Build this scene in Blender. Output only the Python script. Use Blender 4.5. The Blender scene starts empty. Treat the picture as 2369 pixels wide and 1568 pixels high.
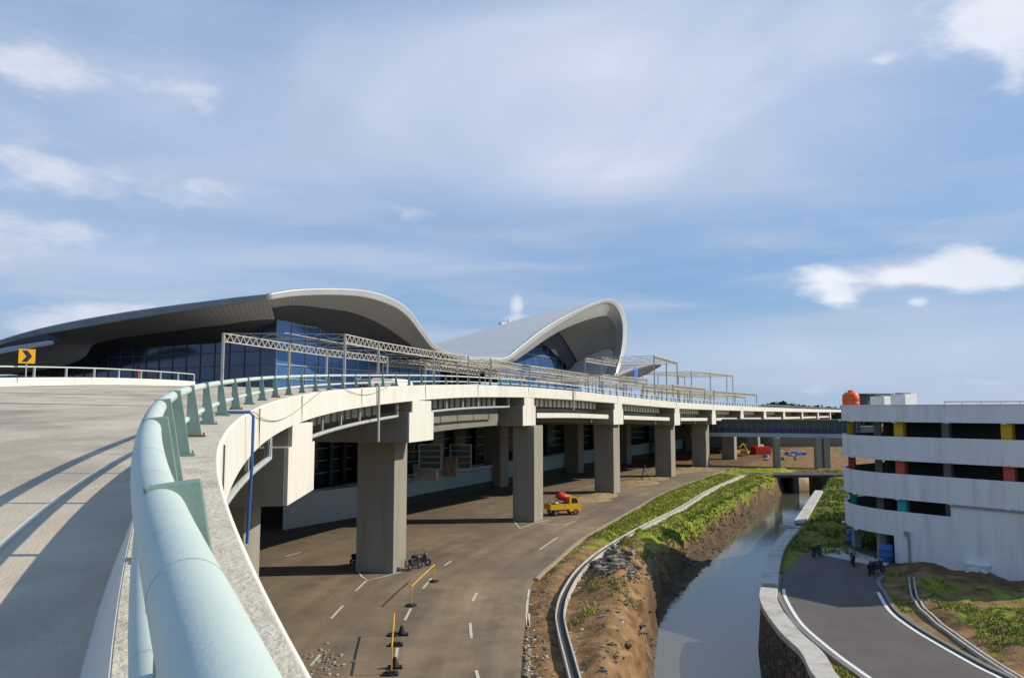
import bpy, math, random
import numpy as np
from mathutils import Vector, noise as mnoise
random.seed(7)
R = math.radians
scn = bpy.context.scene
COL = scn.collection
# ------------------------------------------------------------------ camera, sky, sun, exposure
CAMZ = 13.0
FOC = 1777.0                      # focal length for a picture 2369 wide
PITCH = math.atan(162/FOC)
cam_d = bpy.data.cameras.new('camera'); cam = bpy.data.objects.new('camera', cam_d); COL.objects.link(cam)
cam.location = (0, 0, CAMZ); cam.rotation_euler = (R(90)+PITCH, 0, 0)
cam_d.sensor_width = 36; cam_d.lens = 36*FOC/2369; cam_d.clip_end = 9000; cam_d.clip_start = 0.05
scn.camera = cam
SUN_AZ = 6.0     # degrees from +X towards +Y
SUN_EL = 33.0
sd = bpy.data.lights.new('sun', 'SUN'); sd.energy = 3.6; sd.angle = R(0.5); sd.color = (1.0, 0.90, 0.73)
sun = bpy.data.objects.new('sun', sd); COL.objects.link(sun)
sdir = Vector((math.cos(R(SUN_EL))*math.cos(R(SUN_AZ)), math.cos(R(SUN_EL))*math.sin(R(SUN_AZ)), math.sin(R(SUN_EL))))
sun.rotation_euler = sdir.to_track_quat('Z', 'Y').to_euler(); sun.location = (30, 0, 60)
scn.view_settings.view_transform = 'Standard'; scn.view_settings.look = 'None'
scn.view_settings.exposure = 0.45; scn.view_settings.gamma = 1

W = bpy.data.worlds.new('World'); scn.world = W; W.use_nodes = True
nt = W.node_tree; N = nt.nodes; L = nt.links
for n in list(N): N.remove(n)
def wn(t, **k):
    n = N.new(t)
    for a, b in k.items(): setattr(n, a, b)
    return n
def wm(op, a, b=None, c=None, clamp=False):
    n = wn('ShaderNodeMath', operation=op); n.use_clamp = clamp
    for i, v in enumerate((a, b, c)):
        if v is None: continue
        if isinstance(v, (int, float)): n.inputs[i].default_value = v
        else: L.new(v, n.inputs[i])
    return n.outputs[0]
sky = wn('ShaderNodeTexSky', sky_type='NISHITA'); sky.sun_disc = False
sky.sun_elevation = R(SUN_EL); sky.sun_rotation = R(90-SUN_AZ); sky.air_density = 1.0; sky.dust_density = 0.8; sky.ozone_density = 1.6
tc = wn('ShaderNodeTexCoord'); sep = wn('ShaderNodeSeparateXYZ'); L.new(tc.outputs['Generated'], sep.inputs[0])
az = wm('ARCTAN2', sep.outputs[0], sep.outputs[1]); el = wm('ARCSINE', sep.outputs[2])
comb = wn('ShaderNodeCombineXYZ'); L.new(wm('MULTIPLY', az, 1.0), comb.inputs[0]); L.new(wm('MULTIPLY', el, 2.2), comb.inputs[1])
def wnoise(scale, detail, rough=0.55, dist=0.0):
    n = wn('ShaderNodeTexNoise'); n.inputs['Scale'].default_value = scale; n.inputs['Detail'].default_value = detail
    n.inputs['Roughness'].default_value = rough; n.inputs['Distortion'].default_value = dist; L.new(comb.outputs[0], n.inputs['Vector']); return n.outputs['Fac']
nf = wnoise(11, 9, 0.6); nb = wnoise(2.1, 5, 0.5, 0.6); nh = wnoise(26, 5, 0.6)
def ae(px, py):
    u = (px-1184)/FOC; v = (784-py)/FOC
    y = math.cos(PITCH)-v*math.sin(PITCH); z = math.sin(PITCH)+v*math.cos(PITCH)
    return math.atan2(u, y), math.asin(z/math.sqrt(u*u+y*y+z*z))
def blob_sum(lst):
    tot = None
    for (px, py, sx, sy, amp) in lst:
        a0, e0 = ae(px, py); ax = wm('DIVIDE', wm('SUBTRACT', az, a0), sx/FOC); ex = wm('DIVIDE', wm('SUBTRACT', el, e0), sy/FOC)
        q = wm('ADD', wm('MULTIPLY', ax, ax), wm('MULTIPLY', ex, ex))
        g = wm('MULTIPLY', wm('POWER', 2.71828, wm('MULTIPLY', q, -0.7)), amp)
        tot = g if tot is None else wm('ADD', tot, g)
    return tot
crisp = blob_sum([(50,140,85,30,.60),(160,188,95,26,.56),(425,200,80,24,.52),(50,420,95,44,.48),(120,380,70,28,.36),(130,535,150,26,.48),(20,600,100,20,.25),
    (2290,35,110,44,.78),(2350,60,60,40,.6),(1905,648,52,32,.78),(1945,690,36,16,.5),(2060,640,40,22,.62),(2150,640,50,20,.6),(2225,612,62,32,.78),(2330,636,80,24,.72),(2125,700,22,12,.7),
    (945,492,60,18,.45),(280,722,90,20,.75),(120,750,110,26,.6),(1195,705,14,22,.75),(1185,738,34,9,.5),(2045,140,40,12,.3),(2350,170,40,34,.5),(430,450,110,34,.42),(1890,905,60,14,.35),(2270,885,40,10,.4)])
soft = blob_sum([(1430,150,560,170,.80),(1400,40,340,130,.35),(1430,395,190,60,.6),(600,330,720,150,.45),(1800,820,520,50,.8),(2200,860,360,60,.5),(850,600,300,36,.4),(250,620,480,60,.35),(1750,260,320,140,.35),(150,200,520,230,.34),(2050,420,400,110,.25),(2000,60,300,140,.25)])
cd = wm('ADD', crisp, wm('MULTIPLY', wm('SUBTRACT', nf, 0.5), 1.5))
def mr(v, a, b, c=0.0, d=1.0):
    n = wn('ShaderNodeMapRange', interpolation_type='SMOOTHSTEP'); L.new(v, n.inputs[0])
    for i, q in enumerate((a, b, c, d)): n.inputs[i+1].default_value = q
    return n.outputs[0]
cmask = mr(cd, 0.16, 0.72)
smask = wm('MULTIPLY', soft, mr(nb, 0.25, 0.75, 0.45, 1.15), clamp=True)
def wmix(f, a, b):
    n = wn('ShaderNodeMix', data_type='RGBA')
    if isinstance(f, (int, float)): n.inputs[0].default_value = f
    else: L.new(f, n.inputs[0])
    for s, v in ((6, a), (7, b)):
        if isinstance(v, tuple): n.inputs[s].default_value = (*v, 1)
        else: L.new(v, n.inputs[s])
    return n.outputs[2]
SKS = 0.098
skc = wn('ShaderNodeMix', data_type='RGBA', blend_type='MULTIPLY'); skc.inputs[0].default_value = 1; L.new(sky.outputs[0], skc.inputs[6]); skc.inputs[7].default_value = (0.70, 0.86, 1.0, 1)
base = wmix(0.72, skc.outputs[2], (1.75, 3.0, 5.1))
veil = wmix(wm('MULTIPLY', smask, 0.82), base, (5.7, 6.0, 6.95))
tint = wmix(wm('MULTIPLY', mr(el, 0.0, 0.17, 1.0, 0.0), 0.68), veil, (3.25, 4.05, 5.3))
ccol = wmix(nh, (4.0, 4.5, 5.6), (6.6, 6.8, 7.4))
br = blob_sum([(2150,635,260,90,1.0),(1920,650,110,70,1.0),(2320,40,160,90,.9)])
ccol = wmix(wm('MULTIPLY', br, 0.75, clamp=True), ccol, (7.0, 7.15, 7.6))
cb2 = wn('ShaderNodeCombineXYZ'); L.new(wm('MULTIPLY', az, 1.1), cb2.inputs[0]); L.new(wm('MULTIPLY', el, 8.0), cb2.inputs[1])
n2 = wn('ShaderNodeTexNoise'); n2.inputs['Scale'].default_value = 2.6; n2.inputs['Detail'].default_value = 7; n2.inputs['Distortion'].default_value = .4; L.new(cb2.outputs[0], n2.inputs['Vector'])
lay = wm('MULTIPLY', mr(n2.outputs['Fac'], 0.42, 0.68), mr(el, 0.02, 0.45, 1.0, 0.25))
tint = wmix(wm('MULTIPLY', lay, 0.8), tint, (3.9, 4.45, 5.6))
cl = wmix(wm('MULTIPLY', cmask, 0.84), tint, ccol)
bg = wn('ShaderNodeBackground'); bg.inputs['Strength'].default_value = SKS; L.new(cl, bg.inputs[0])
wo = wn('ShaderNodeOutputWorld'); L.new(bg.outputs[0], wo.inputs[0])

# ------------------------------------------------------------------ helpers
def ray(px, py):
    u = (px-1184)/FOC; v = (784-py)/FOC
    return Vector((u, math.cos(PITCH)-v*math.sin(PITCH), math.sin(PITCH)+v*math.cos(PITCH)))
def P(px, py, Y):                 # world point seen at a photo position, at distance Y ahead
    r = ray(px, py); return Vector((r.x*Y/r.y, Y, CAMZ+r.z*Y/r.y))
def G(px, py, z=0.0):             # world point at height z
    r = ray(px, py); t = (z-CAMZ)/r.z; return Vector((r.x*t, r.y*t, z))
def tag(o, label=None, cat=None, group=None, kind=None):
    if label: o['label'] = label
    if cat: o['category'] = cat
    if group: o['group'] = group
    if kind: o['kind'] = kind
    return o
def empty(name, loc=(0,0,0), rz=0, label=None, cat=None, group=None):
    o = bpy.data.objects.new(name, None); COL.objects.link(o); o.location = loc; o.rotation_euler = (0,0,rz); o.empty_display_size = .3
    return tag(o, label, cat, group)
class MB:
    def __init__(s): s.v = []; s.f = []; s.m = []; s.mi = 0
    def add(s, vs, fs):
        b = len(s.v); s.v += [tuple(x) for x in vs]; s.f += [tuple(b+i for i in f) for f in fs]; s.m += [s.mi]*len(fs); return s
    def box(s, c, size, rz=0.0):
        c = Vector(c); hx, hy, hz = (q/2 for q in size); cr, sr = math.cos(rz), math.sin(rz)
        vs = [(c.x+x*hx*cr-y*hy*sr, c.y+x*hx*sr+y*hy*cr, c.z+z*hz) for x in (-1,1) for y in (-1,1) for z in (-1,1)]
        return s.add(vs, [(0,1,3,2),(4,6,7,5),(0,4,5,1),(2,3,7,6),(0,2,6,4),(1,5,7,3)])
    def bar(s, a, b, w, n=4, w2=None):           # prism between two points
        a = Vector(a); b = Vector(b); d = (b-a)
        if d.length < 1e-6: return s
        d.normalize(); up = Vector((0,0,1)) if abs(d.z) < .95 else Vector((1,0,0))
        e = d.cross(up).normalized(); f = e.cross(d); w2 = w if w2 is None else w2; vs = []
        for p, r in ((a, w), (b, w2)):
            for k in range(n):
                t = 2*math.pi*(k+.5)/n; vs.append(p+(e*math.cos(t)+f*math.sin(t))*r)
        fs = [(k, (k+1) % n, n+(k+1) % n, n+k) for k in range(n)]+[tuple(range(n))[::-1], tuple(range(n, 2*n))]
        return s.add(vs, fs)
    def tube(s, pts, r, n=10, caps=True):
        pts = [Vector(p) for p in pts]; vs = []
        for i, p in enumerate(pts):
            d = (pts[min(i+1, len(pts)-1)]-pts[max(i-1, 0)]).normalized(); up = Vector((0,0,1)) if abs(d.z) < .95 else Vector((1,0,0))
            e = d.cross(up).normalized(); f = e.cross(d); rr = r[i] if isinstance(r, (list, tuple)) else r
            vs += [p+(e*math.cos(2*math.pi*k/n)+f*math.sin(2*math.pi*k/n))*rr for k in range(n)]
        fs = [(i*n+k, i*n+(k+1) % n, (i+1)*n+(k+1) % n, (i+1)*n+k) for i in range(len(pts)-1) for k in range(n)]
        if caps: fs += [tuple(range(n))[::-1], tuple(range((len(pts)-1)*n, len(pts)*n))]
        return s.add(vs, fs)
    def sweep(s, path, prof, closed=True, caps=True):   # prof: (right offset, height) pairs swept along a path
        path = [Vector(p) for p in path]; n = len(prof); vs = []
        for i, p in enumerate(path):
            d = path[min(i+1, len(path)-1)]-path[max(i-1, 0)]; d.z = 0; d.normalize(); r = Vector((d.y, -d.x, 0))
            vs += [p+r*o+Vector((0,0,z)) for o, z in prof]
        m = n if closed else n-1
        fs = [(i*n+k, i*n+(k+1) % n, (i+1)*n+(k+1) % n, (i+1)*n+k) for i in range(len(path)-1) for k in range(m)]
        if caps and closed: fs += [tuple(range(n))[::-1], tuple(range((len(path)-1)*n, len(path)*n))]
        return s.add(vs, fs)
    def loft(s, rows):
        n = len(rows[0]); vs = [p for r in rows for p in r]
        return s.add(vs, [(i*n+k, i*n+k+1, (i+1)*n+k+1, (i+1)*n+k) for i in range(len(rows)-1) for k in range(n-1)])
    def prism(s, poly, z0, z1):
        n = len(poly); vs = [(p[0], p[1], z0) for p in poly]+[(p[0], p[1], z1) for p in poly]
        return s.add(vs, [tuple(range(n))[::-1], tuple(range(n, 2*n))]+[(k, (k+1) % n, n+(k+1) % n, n+k) for k in range(n)])
    def lathe(s, c, prof, n=20):
        c = Vector(c); vs = [c+Vector((r*math.cos(2*math.pi*k/n), r*math.sin(2*math.pi*k/n), z)) for r, z in prof for k in range(n)]
        fs = [(i*n+k, i*n+(k+1) % n, (i+1)*n+(k+1) % n, (i+1)*n+k) for i in range(len(prof)-1) for k in range(n)]
        return s.add(vs, fs+[tuple(range(n))[::-1], tuple(range((len(prof)-1)*n, len(prof)*n))])
    def build(s, name, mats, parent=None, smooth=False, world=False, bevel=0):
        me = bpy.data.meshes.new(name)
        off = Vector(parent.location) if (world and parent) else Vector((0,0,0))
        vs = [tuple(Vector(v)-off) for v in s.v] if world and parent else s.v
        me.from_pydata(vs, [], s.f); me.validate()
        mats = mats if isinstance(mats, (list, tuple)) else [mats]
        for m in mats: me.materials.append(m)
        if len(mats) > 1 and len(me.polygons) == len(s.m): me.polygons.foreach_set('material_index', s.m)
        if smooth: me.polygons.foreach_set('use_smooth', [True]*len(me.polygons))
        o = bpy.data.objects.new(name, me); COL.objects.link(o)
        if parent: o.parent = parent
        if bevel:
            b = o.modifiers.new('b', 'BEVEL'); b.width = bevel; b.segments = 2; b.limit_method = 'ANGLE'
        return o
def copy_tree(o, parent=None):
    c = o.copy(); COL.objects.link(c); c.parent = parent
    for ch in o.children: copy_tree(ch, c)
    return c
def catmull(pts, n):
    pts = [Vector(p) for p in pts]; out = []
    seg = len(pts)-1
    for i in range(n):
        t = i/(n-1)*seg; k = min(int(t), seg-1); t -= k
        p1, p2 = pts[k], pts[k+1]; p0 = pts[k-1] if k > 0 else p1*2-p2; p3 = pts[k+2] if k+2 < len(pts) else p2*2-p1
        out.append(.5*((2*p1)+(p2-p0)*t+(2*p0-5*p1+4*p2-p3)*t*t+(3*p1-p0-3*p2+p3)*t**3))
    return out
# ------------------------------------------------------------------ materials
def mat(name, c1, c2=None, rough=.8, scale=3.0, detail=6, bump=0.0, bscale=None, metal=0.0, spec=0.4, stretch=(1,1,1), c3=None, s3=.3, th3=(.5,.7), emit=None):
    m = bpy.data.materials.new(name); m.use_nodes = True; t = m.node_tree; b = t.nodes['Principled BSDF']
    b.inputs['Roughness'].default_value = rough; b.inputs['Metallic'].default_value = metal; b.inputs['Specular IOR Level'].default_value = spec
    b.inputs['Base Color'].default_value = (*c1, 1)
    tcn = t.nodes.new('ShaderNodeTexCoord'); mp = t.nodes.new('ShaderNodeMapping'); mp.inputs['Scale'].default_value = stretch
    geo = t.nodes.new('ShaderNodeNewGeometry'); t.links.new(geo.outputs['Position'], mp.inputs[0])
    last = None
    def nz(sc, dt, ro=.6):
        n = t.nodes.new('ShaderNodeTexNoise'); n.inputs['Scale'].default_value = sc; n.inputs['Detail'].default_value = dt; n.inputs['Roughness'].default_value = ro; t.links.new(mp.outputs[0], n.inputs['Vector']); return n.outputs['Fac']
    if c2:
        cr = t.nodes.new('ShaderNodeMapRange'); cr.inputs[1].default_value = .32; cr.inputs[2].default_value = .68; t.links.new(nz(scale, detail), cr.inputs[0])
        mx = t.nodes.new('ShaderNodeMix'); mx.data_type = 'RGBA'; mx.inputs[6].default_value = (*c1, 1); mx.inputs[7].default_value = (*c2, 1); t.links.new(cr.outputs[0], mx.inputs[0]); last = mx.outputs[2]
        if c3:
            cr = t.nodes.new('ShaderNodeMapRange'); cr.inputs[1].default_value = th3[0]; cr.inputs[2].default_value = th3[1]; t.links.new(nz(s3, 7, .65), cr.inputs[0])
            mx = t.nodes.new('ShaderNodeMix'); mx.data_type = 'RGBA'; t.links.new(last, mx.inputs[6]); mx.inputs[7].default_value = (*c3, 1); t.links.new(cr.outputs[0], mx.inputs[0]); last = mx.outputs[2]
        t.links.new(last, b.inputs['Base Color'])
    if bump:
        bn = t.nodes.new('ShaderNodeBump'); bn.inputs['Strength'].default_value = bump; bn.inputs['Distance'].default_value = .1; t.links.new(nz(bscale or scale*4, 5), bn.inputs['Height']); t.links.new(bn.outputs[0], b.inputs['Normal'])
    if emit:
        b.inputs['Emission Color'].default_value = (*emit, 1); b.inputs['Emission Strength'].default_value = 1
    return m
M = {}
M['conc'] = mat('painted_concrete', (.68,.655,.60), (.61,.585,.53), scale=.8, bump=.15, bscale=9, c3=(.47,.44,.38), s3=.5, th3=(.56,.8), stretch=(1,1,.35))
M['conc_top'] = mat('parapet_concrete', (.62,.57,.47), (.50,.45,.36), scale=3, bump=.4, bscale=20, c3=(.38,.31,.22), s3=1.6, th3=(.52,.72))
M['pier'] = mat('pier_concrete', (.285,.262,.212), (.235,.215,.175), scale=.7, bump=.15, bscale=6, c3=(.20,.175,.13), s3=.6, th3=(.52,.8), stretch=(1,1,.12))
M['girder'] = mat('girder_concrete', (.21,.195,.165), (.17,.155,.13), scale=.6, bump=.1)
M['deck'] = mat('deck_pavement', (.58,.50,.39), (.47,.405,.315), scale=.9, detail=9, bump=.35, bscale=30, c3=(.24,.205,.165), s3=.22, th3=(.46,.72), stretch=(1,.6,1), rough=.9)
M['deckjoint'] = mat('deck_joint', (.15,.14,.13), (.11,.10,.10), scale=2)
M['tube'] = mat('rail_paint', (.50,.585,.545), (.45,.535,.50), rough=.62, scale=2.2, bump=.05, bscale=40, c3=(.38,.43,.40), s3=5.5, th3=(.63,.70))
M['post'] = mat('post_paint', (.20,.30,.27), (.17,.26,.235), rough=.6, scale=5, bump=.06, bscale=30, c3=(.10,.15,.13), s3=2.5, th3=(.6,.75))
M['rust'] = mat('rust', (.16,.05,.02), (.28,.12,.05), scale=20)
M['asph'] = mat('dusty_asphalt', (.24,.185,.125), (.18,.14,.10), scale=.25, detail=9, bump=.3, bscale=8, c3=(.36,.25,.135), s3=.08, th3=(.46,.66), rough=.92, stretch=(1,.45,1))
M['asph2o'] = mat('garage_asphalt_plain', (.135,.115,.105), (.105,.093,.088), scale=.5, bump=.3, bscale=12, c3=(.17,.14,.12), s3=.2, rough=.9, stretch=(1,.4,1))
def road_mat(name, a, b_, dust, full=True):
    m = mat(name, a, rough=.92, spec=.25); t = m.node_tree; b = t.nodes['Principled BSDF']
    at = t.nodes.new('ShaderNodeAttribute'); at.attribute_name = 'uvw'; g = t.nodes.new('ShaderNodeNewGeometry')
    def nz(src, sc, st=(1,1,1), d=7, ro=.6):
        mp = t.nodes.new('ShaderNodeMapping'); mp.inputs['Scale'].default_value = st; t.links.new(src, mp.inputs[0])
        n = t.nodes.new('ShaderNodeTexNoise'); n.inputs['Scale'].default_value = sc; n.inputs['Detail'].default_value = d; n.inputs['Roughness'].default_value = ro; t.links.new(mp.outputs[0], n.inputs['Vector']); return n.outputs['Fac']
    def rng(v, lo, hi, a0=0., a1=1.):
        n = t.nodes.new('ShaderNodeMapRange'); n.inputs[1].default_value = lo; n.inputs[2].default_value = hi; n.inputs[3].default_value = a0; n.inputs[4].default_value = a1; t.links.new(v, n.inputs[0]); return n.outputs[0]
    def mix(f, x, y):
        n = t.nodes.new('ShaderNodeMix'); n.data_type = 'RGBA'; t.links.new(f, n.inputs[0])
        for i, q in ((6, x), (7, y)):
            if isinstance(q, tuple): n.inputs[i].default_value = (*q, 1)
            else: t.links.new(q, n.inputs[i])
        return n.outputs[2]
    def mul(x, y):
        n = t.nodes.new('ShaderNodeMath'); n.operation = 'MULTIPLY'; t.links.new(x, n.inputs[0]); t.links.new(y, n.inputs[1]); return n.outputs[0]
    c = mix(rng(nz(g.outputs['Position'], .35), .35, .65), a, b_)
    tracks = rng(nz(at.outputs['Vector'], 1.0, (.55,.03,1), 5, .6), .36, .72)
    big = rng(nz(g.outputs['Position'], .055, (1,.6,1), 8, .6), .40, .60)
    sp = t.nodes.new('ShaderNodeSeparateXYZ'); t.links.new(at.outputs['Vector'], sp.inputs[0])
    lane = rng(sp.outputs[0], -26, -13, .12, 1.) if full else rng(sp.outputs[0], -100, -99, .5, .5)
    c = mix(mul(mul(tracks, lane), rng(big, 0, 1, .3, .85)), c, dust)
    c = mix(mul(mul(big, lane), rng(nz(g.outputs['Position'], .5), .35, .7, 0, .6)), c, tuple(q*1.12 for q in dust))
    crk = t.nodes.new('ShaderNodeTexVoronoi'); crk.feature = 'DISTANCE_TO_EDGE'; crk.inputs['Scale'].default_value = .14; mp = t.nodes.new('ShaderNodeMapping'); mp.inputs['Scale'].default_value = (1,.5,1); t.links.new(at.outputs['Vector'], mp.inputs[0]); t.links.new(mp.outputs[0], crk.inputs['Vector'])
    c = mix(rng(crk.outputs['Distance'], 0, .006, .12, 0), c, (.05,.04,.03))
    t.links.new(c, b.inputs['Base Color'])
    bn = t.nodes.new('ShaderNodeBump'); bn.inputs['Strength'].default_value = .25; bn.inputs['Distance'].default_value = .06; t.links.new(nz(g.outputs['Position'], 5), bn.inputs['Height']); t.links.new(bn.outputs[0], b.inputs['Normal']); return m
M['paint'] = mat('road_paint', (.62,.58,.48), (.50,.46,.38), scale=3, rough=.7, c3=(.3,.25,.18), s3=1.2, th3=(.58,.72))
M['white'] = mat('white_paint', (.78,.78,.76), (.70,.70,.68), scale=2, rough=.6)
M['coping'] = mat('coping_concrete', (.55,.52,.47), (.44,.41,.37), scale=2, bump=.3, c3=(.3,.27,.23), s3=.6)
M['wallg'] = mat('garage_wall_paint', (.80,.79,.77), (.74,.73,.715), scale=.5, bump=.08, c3=(.50,.49,.47), s3=1.1, th3=(.50,.85), stretch=(1,1,.13))
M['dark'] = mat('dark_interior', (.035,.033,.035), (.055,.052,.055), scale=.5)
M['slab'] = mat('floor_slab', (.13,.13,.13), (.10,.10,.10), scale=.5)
M['yel'] = mat('yellow_paint', (.62,.40,.03), (.55,.35,.03), scale=2); M['red'] = mat('red_paint', (.55,.10,.08), (.47,.09,.07), scale=2); M['teal'] = mat('teal_paint', (.05,.40,.38), (.04,.34,.33), scale=2)
M['grey'] = mat('grey_paint', (.30,.30,.31), (.25,.25,.26), scale=2)
M['orange'] = mat('orange_plastic', (.80,.13,.02), (.72,.11,.02), rough=.45, scale=3)
M['roof'] = mat('roof_metal', (.56,.58,.58), (.50,.52,.53), rough=.55, metal=.0, scale=.15, c3=(.52,.53,.54), s3=.1)
M['rim'] = mat('roof_rim_metal', (.50,.525,.55), (.44,.46,.485), rough=.42, metal=.2, scale=.3)
M['steel'] = mat('galvanised_steel', (.50,.47,.40), (.42,.395,.335), rough=.55, metal=.3, scale=2)
M['pipe'] = mat('pipe_pale', (.42,.45,.46), (.36,.39,.40), rough=.5, scale=2)
M['bluepipe'] = mat('blue_pipe', (.03,.13,.34), (.03,.11,.30), rough=.4, scale=3)
M['hoard'] = mat('corrugated_sheet', (.55,.57,.56), (.48,.50,.49), rough=.5, scale=.8, metal=.1)
M['tealwall'] = mat('teal_wall', (.22,.36,.34), (.30,.40,.40), scale=.12, rough=.7)
M['black'] = mat('black_rubber', (.02,.02,.022), rough=.7); M['gloss'] = mat('dark_gloss', (.03,.03,.04), rough=.25)
M['chrome'] = mat('chrome', (.5,.5,.52), rough=.25, metal=.9)
M['vyel'] = mat('vehicle_yellow', (.75,.42,.03), (.66,.36,.03), rough=.4, scale=3, c3=(.35,.2,.06), s3=2, th3=(.6,.75)); M['vred'] = mat('vehicle_red', (.62,.03,.02), (.52,.03,.02), rough=.45, scale=4)
M['sand'] = mat('sand_sacks', (.42,.33,.22), (.32,.25,.17), scale=6, bump=.5)
M['tarp'] = mat('blue_tarp', (.04,.16,.55), (.03,.12,.42), scale=4, rough=.6, bump=.4)
M['stone'] = None
def glass(name, c, rough=.12, c2=None, spec=.6, metal=0.0):
    return mat(name, c, c2 or tuple(q*.7 for q in c), rough=rough, scale=.25, detail=3, spec=spec, metal=metal)
M['glassR'] = glass('curtain_glass_sunny', (.08,.19,.42), .14, metal=.4, c2=(.055,.14,.33)); M['glassL'] = glass('curtain_glass_side', (.06,.09,.17), .12, metal=.3)  # sky reflection put into the front blue; side glass is its shaded copy
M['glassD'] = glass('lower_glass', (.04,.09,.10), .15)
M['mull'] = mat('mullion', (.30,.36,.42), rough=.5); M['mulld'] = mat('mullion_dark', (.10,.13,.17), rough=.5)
M['asph'] = road_mat('dusty_asphalt', (.155,.122,.09), (.11,.09,.068), (.34,.25,.155)); M['asph2'] = road_mat('garage_asphalt', (.125,.108,.10), (.10,.088,.083), (.20,.165,.14), False)
def add_lines(m, gap, col, amount=.22):
    t = m.node_tree; b = t.nodes['Principled BSDF']; src = b.inputs['Base Color'].links[0].from_socket
    g = t.nodes.new('ShaderNodeNewGeometry'); sp = t.nodes.new('ShaderNodeSeparateXYZ'); t.links.new(g.outputs['Position'], sp.inputs[0])
    w = t.nodes.new('ShaderNodeMath'); w.operation = 'PINGPONG'; w.inputs[1].default_value = gap/2; t.links.new(sp.outputs[2], w.inputs[0])
    l = t.nodes.new('ShaderNodeMapRange'); l.inputs[1].default_value = 0; l.inputs[2].default_value = .05; l.inputs[3].default_value = amount; l.inputs[4].default_value = 0; t.links.new(w.outputs[0], l.inputs[0])
    mx = t.nodes.new('ShaderNodeMix'); mx.data_type = 'RGBA'; t.links.new(l.outputs[0], mx.inputs[0]); t.links.new(src, mx.inputs[6]); mx.inputs[7].default_value = (*col, 1); t.links.new(mx.outputs[2], b.inputs['Base Color'])
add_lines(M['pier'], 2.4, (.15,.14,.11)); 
# ribbed soffit
def ribbed(name, c1, c2, freq, axis='u', rough=.6):
    m = mat(name, c1, rough=rough); t = m.node_tree; b = t.nodes['Principled BSDF']
    at = t.nodes.new('ShaderNodeAttribute'); at.attribute_name = 'uvw'; sp = t.nodes.new('ShaderNodeSeparateXYZ'); t.links.new(at.outputs['Vector'], sp.inputs[0])
    mu = t.nodes.new('ShaderNodeMath'); mu.operation = 'MULTIPLY'; mu.inputs[1].default_value = freq; t.links.new(sp.outputs[0 if axis == 'u' else 1], mu.inputs[0])
    fr = t.nodes.new('ShaderNodeMath'); fr.operation = 'FRACT'; t.links.new(mu.outputs[0], fr.inputs[0])
    gt = t.nodes.new('ShaderNodeMath'); gt.operation = 'GREATER_THAN'; gt.inputs[1].default_value = .72; t.links.new(fr.outputs[0], gt.inputs[0])
    mx = t.nodes.new('ShaderNodeMix'); mx.data_type = 'RGBA'; mx.inputs[6].default_value = (*c1, 1); mx.inputs[7].default_value = (*c2, 1); t.links.new(gt.outputs[0], mx.inputs[0]); t.links.new(mx.outputs[2], b.inputs['Base Color']); return m
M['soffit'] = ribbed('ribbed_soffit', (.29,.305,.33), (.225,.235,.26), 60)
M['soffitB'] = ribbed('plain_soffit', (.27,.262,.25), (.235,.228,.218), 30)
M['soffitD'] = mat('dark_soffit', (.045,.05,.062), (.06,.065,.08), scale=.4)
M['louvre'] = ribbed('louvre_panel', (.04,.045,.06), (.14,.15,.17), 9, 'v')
def stone_mat():
    m = mat('rubble_stone', (.1,.08,.06), rough=.9); t = m.node_tree; b = t.nodes['Principled BSDF']
    g = t.nodes.new('ShaderNodeNewGeometry'); v = t.nodes.new('ShaderNodeTexVoronoi'); v.inputs['Scale'].default_value = 2.6; t.links.new(g.outputs['Position'], v.inputs['Vector'])
    v2 = t.nodes.new('ShaderNodeTexVoronoi'); v2.feature = 'DISTANCE_TO_EDGE'; v2.inputs['Scale'].default_value = 2.6; t.links.new(g.outputs['Position'], v2.inputs['Vector'])
    cr = t.nodes.new('ShaderNodeValToRGB'); e = cr.color_ramp.elements; e[0].color = (.05,.038,.028,1); e[1].color = (.19,.15,.11,1); t.links.new(v.outputs['Color'], cr.inputs[0])
    mr_ = t.nodes.new('ShaderNodeMapRange'); mr_.inputs[2].default_value = .09; t.links.new(v2.outputs['Distance'], mr_.inputs[0])
    mx = t.nodes.new('ShaderNodeMix'); mx.data_type = 'RGBA'; mx.inputs[6].default_value = (.03,.025,.02,1); t.links.new(mr_.outputs[0], mx.inputs[0]); t.links.new(cr.outputs[0], mx.inputs[7]); t.links.new(mx.outputs[2], b.inputs['Base Color'])
    bn = t.nodes.new('ShaderNodeBump'); bn.inputs['Strength'].default_value = .9; bn.inputs['Distance'].default_value = .2; t.links.new(mr_.outputs[0], bn.inputs['Height']); t.links.new(bn.outputs[0], b.inputs['Normal']); return m
M['stone'] = stone_mat()
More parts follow.
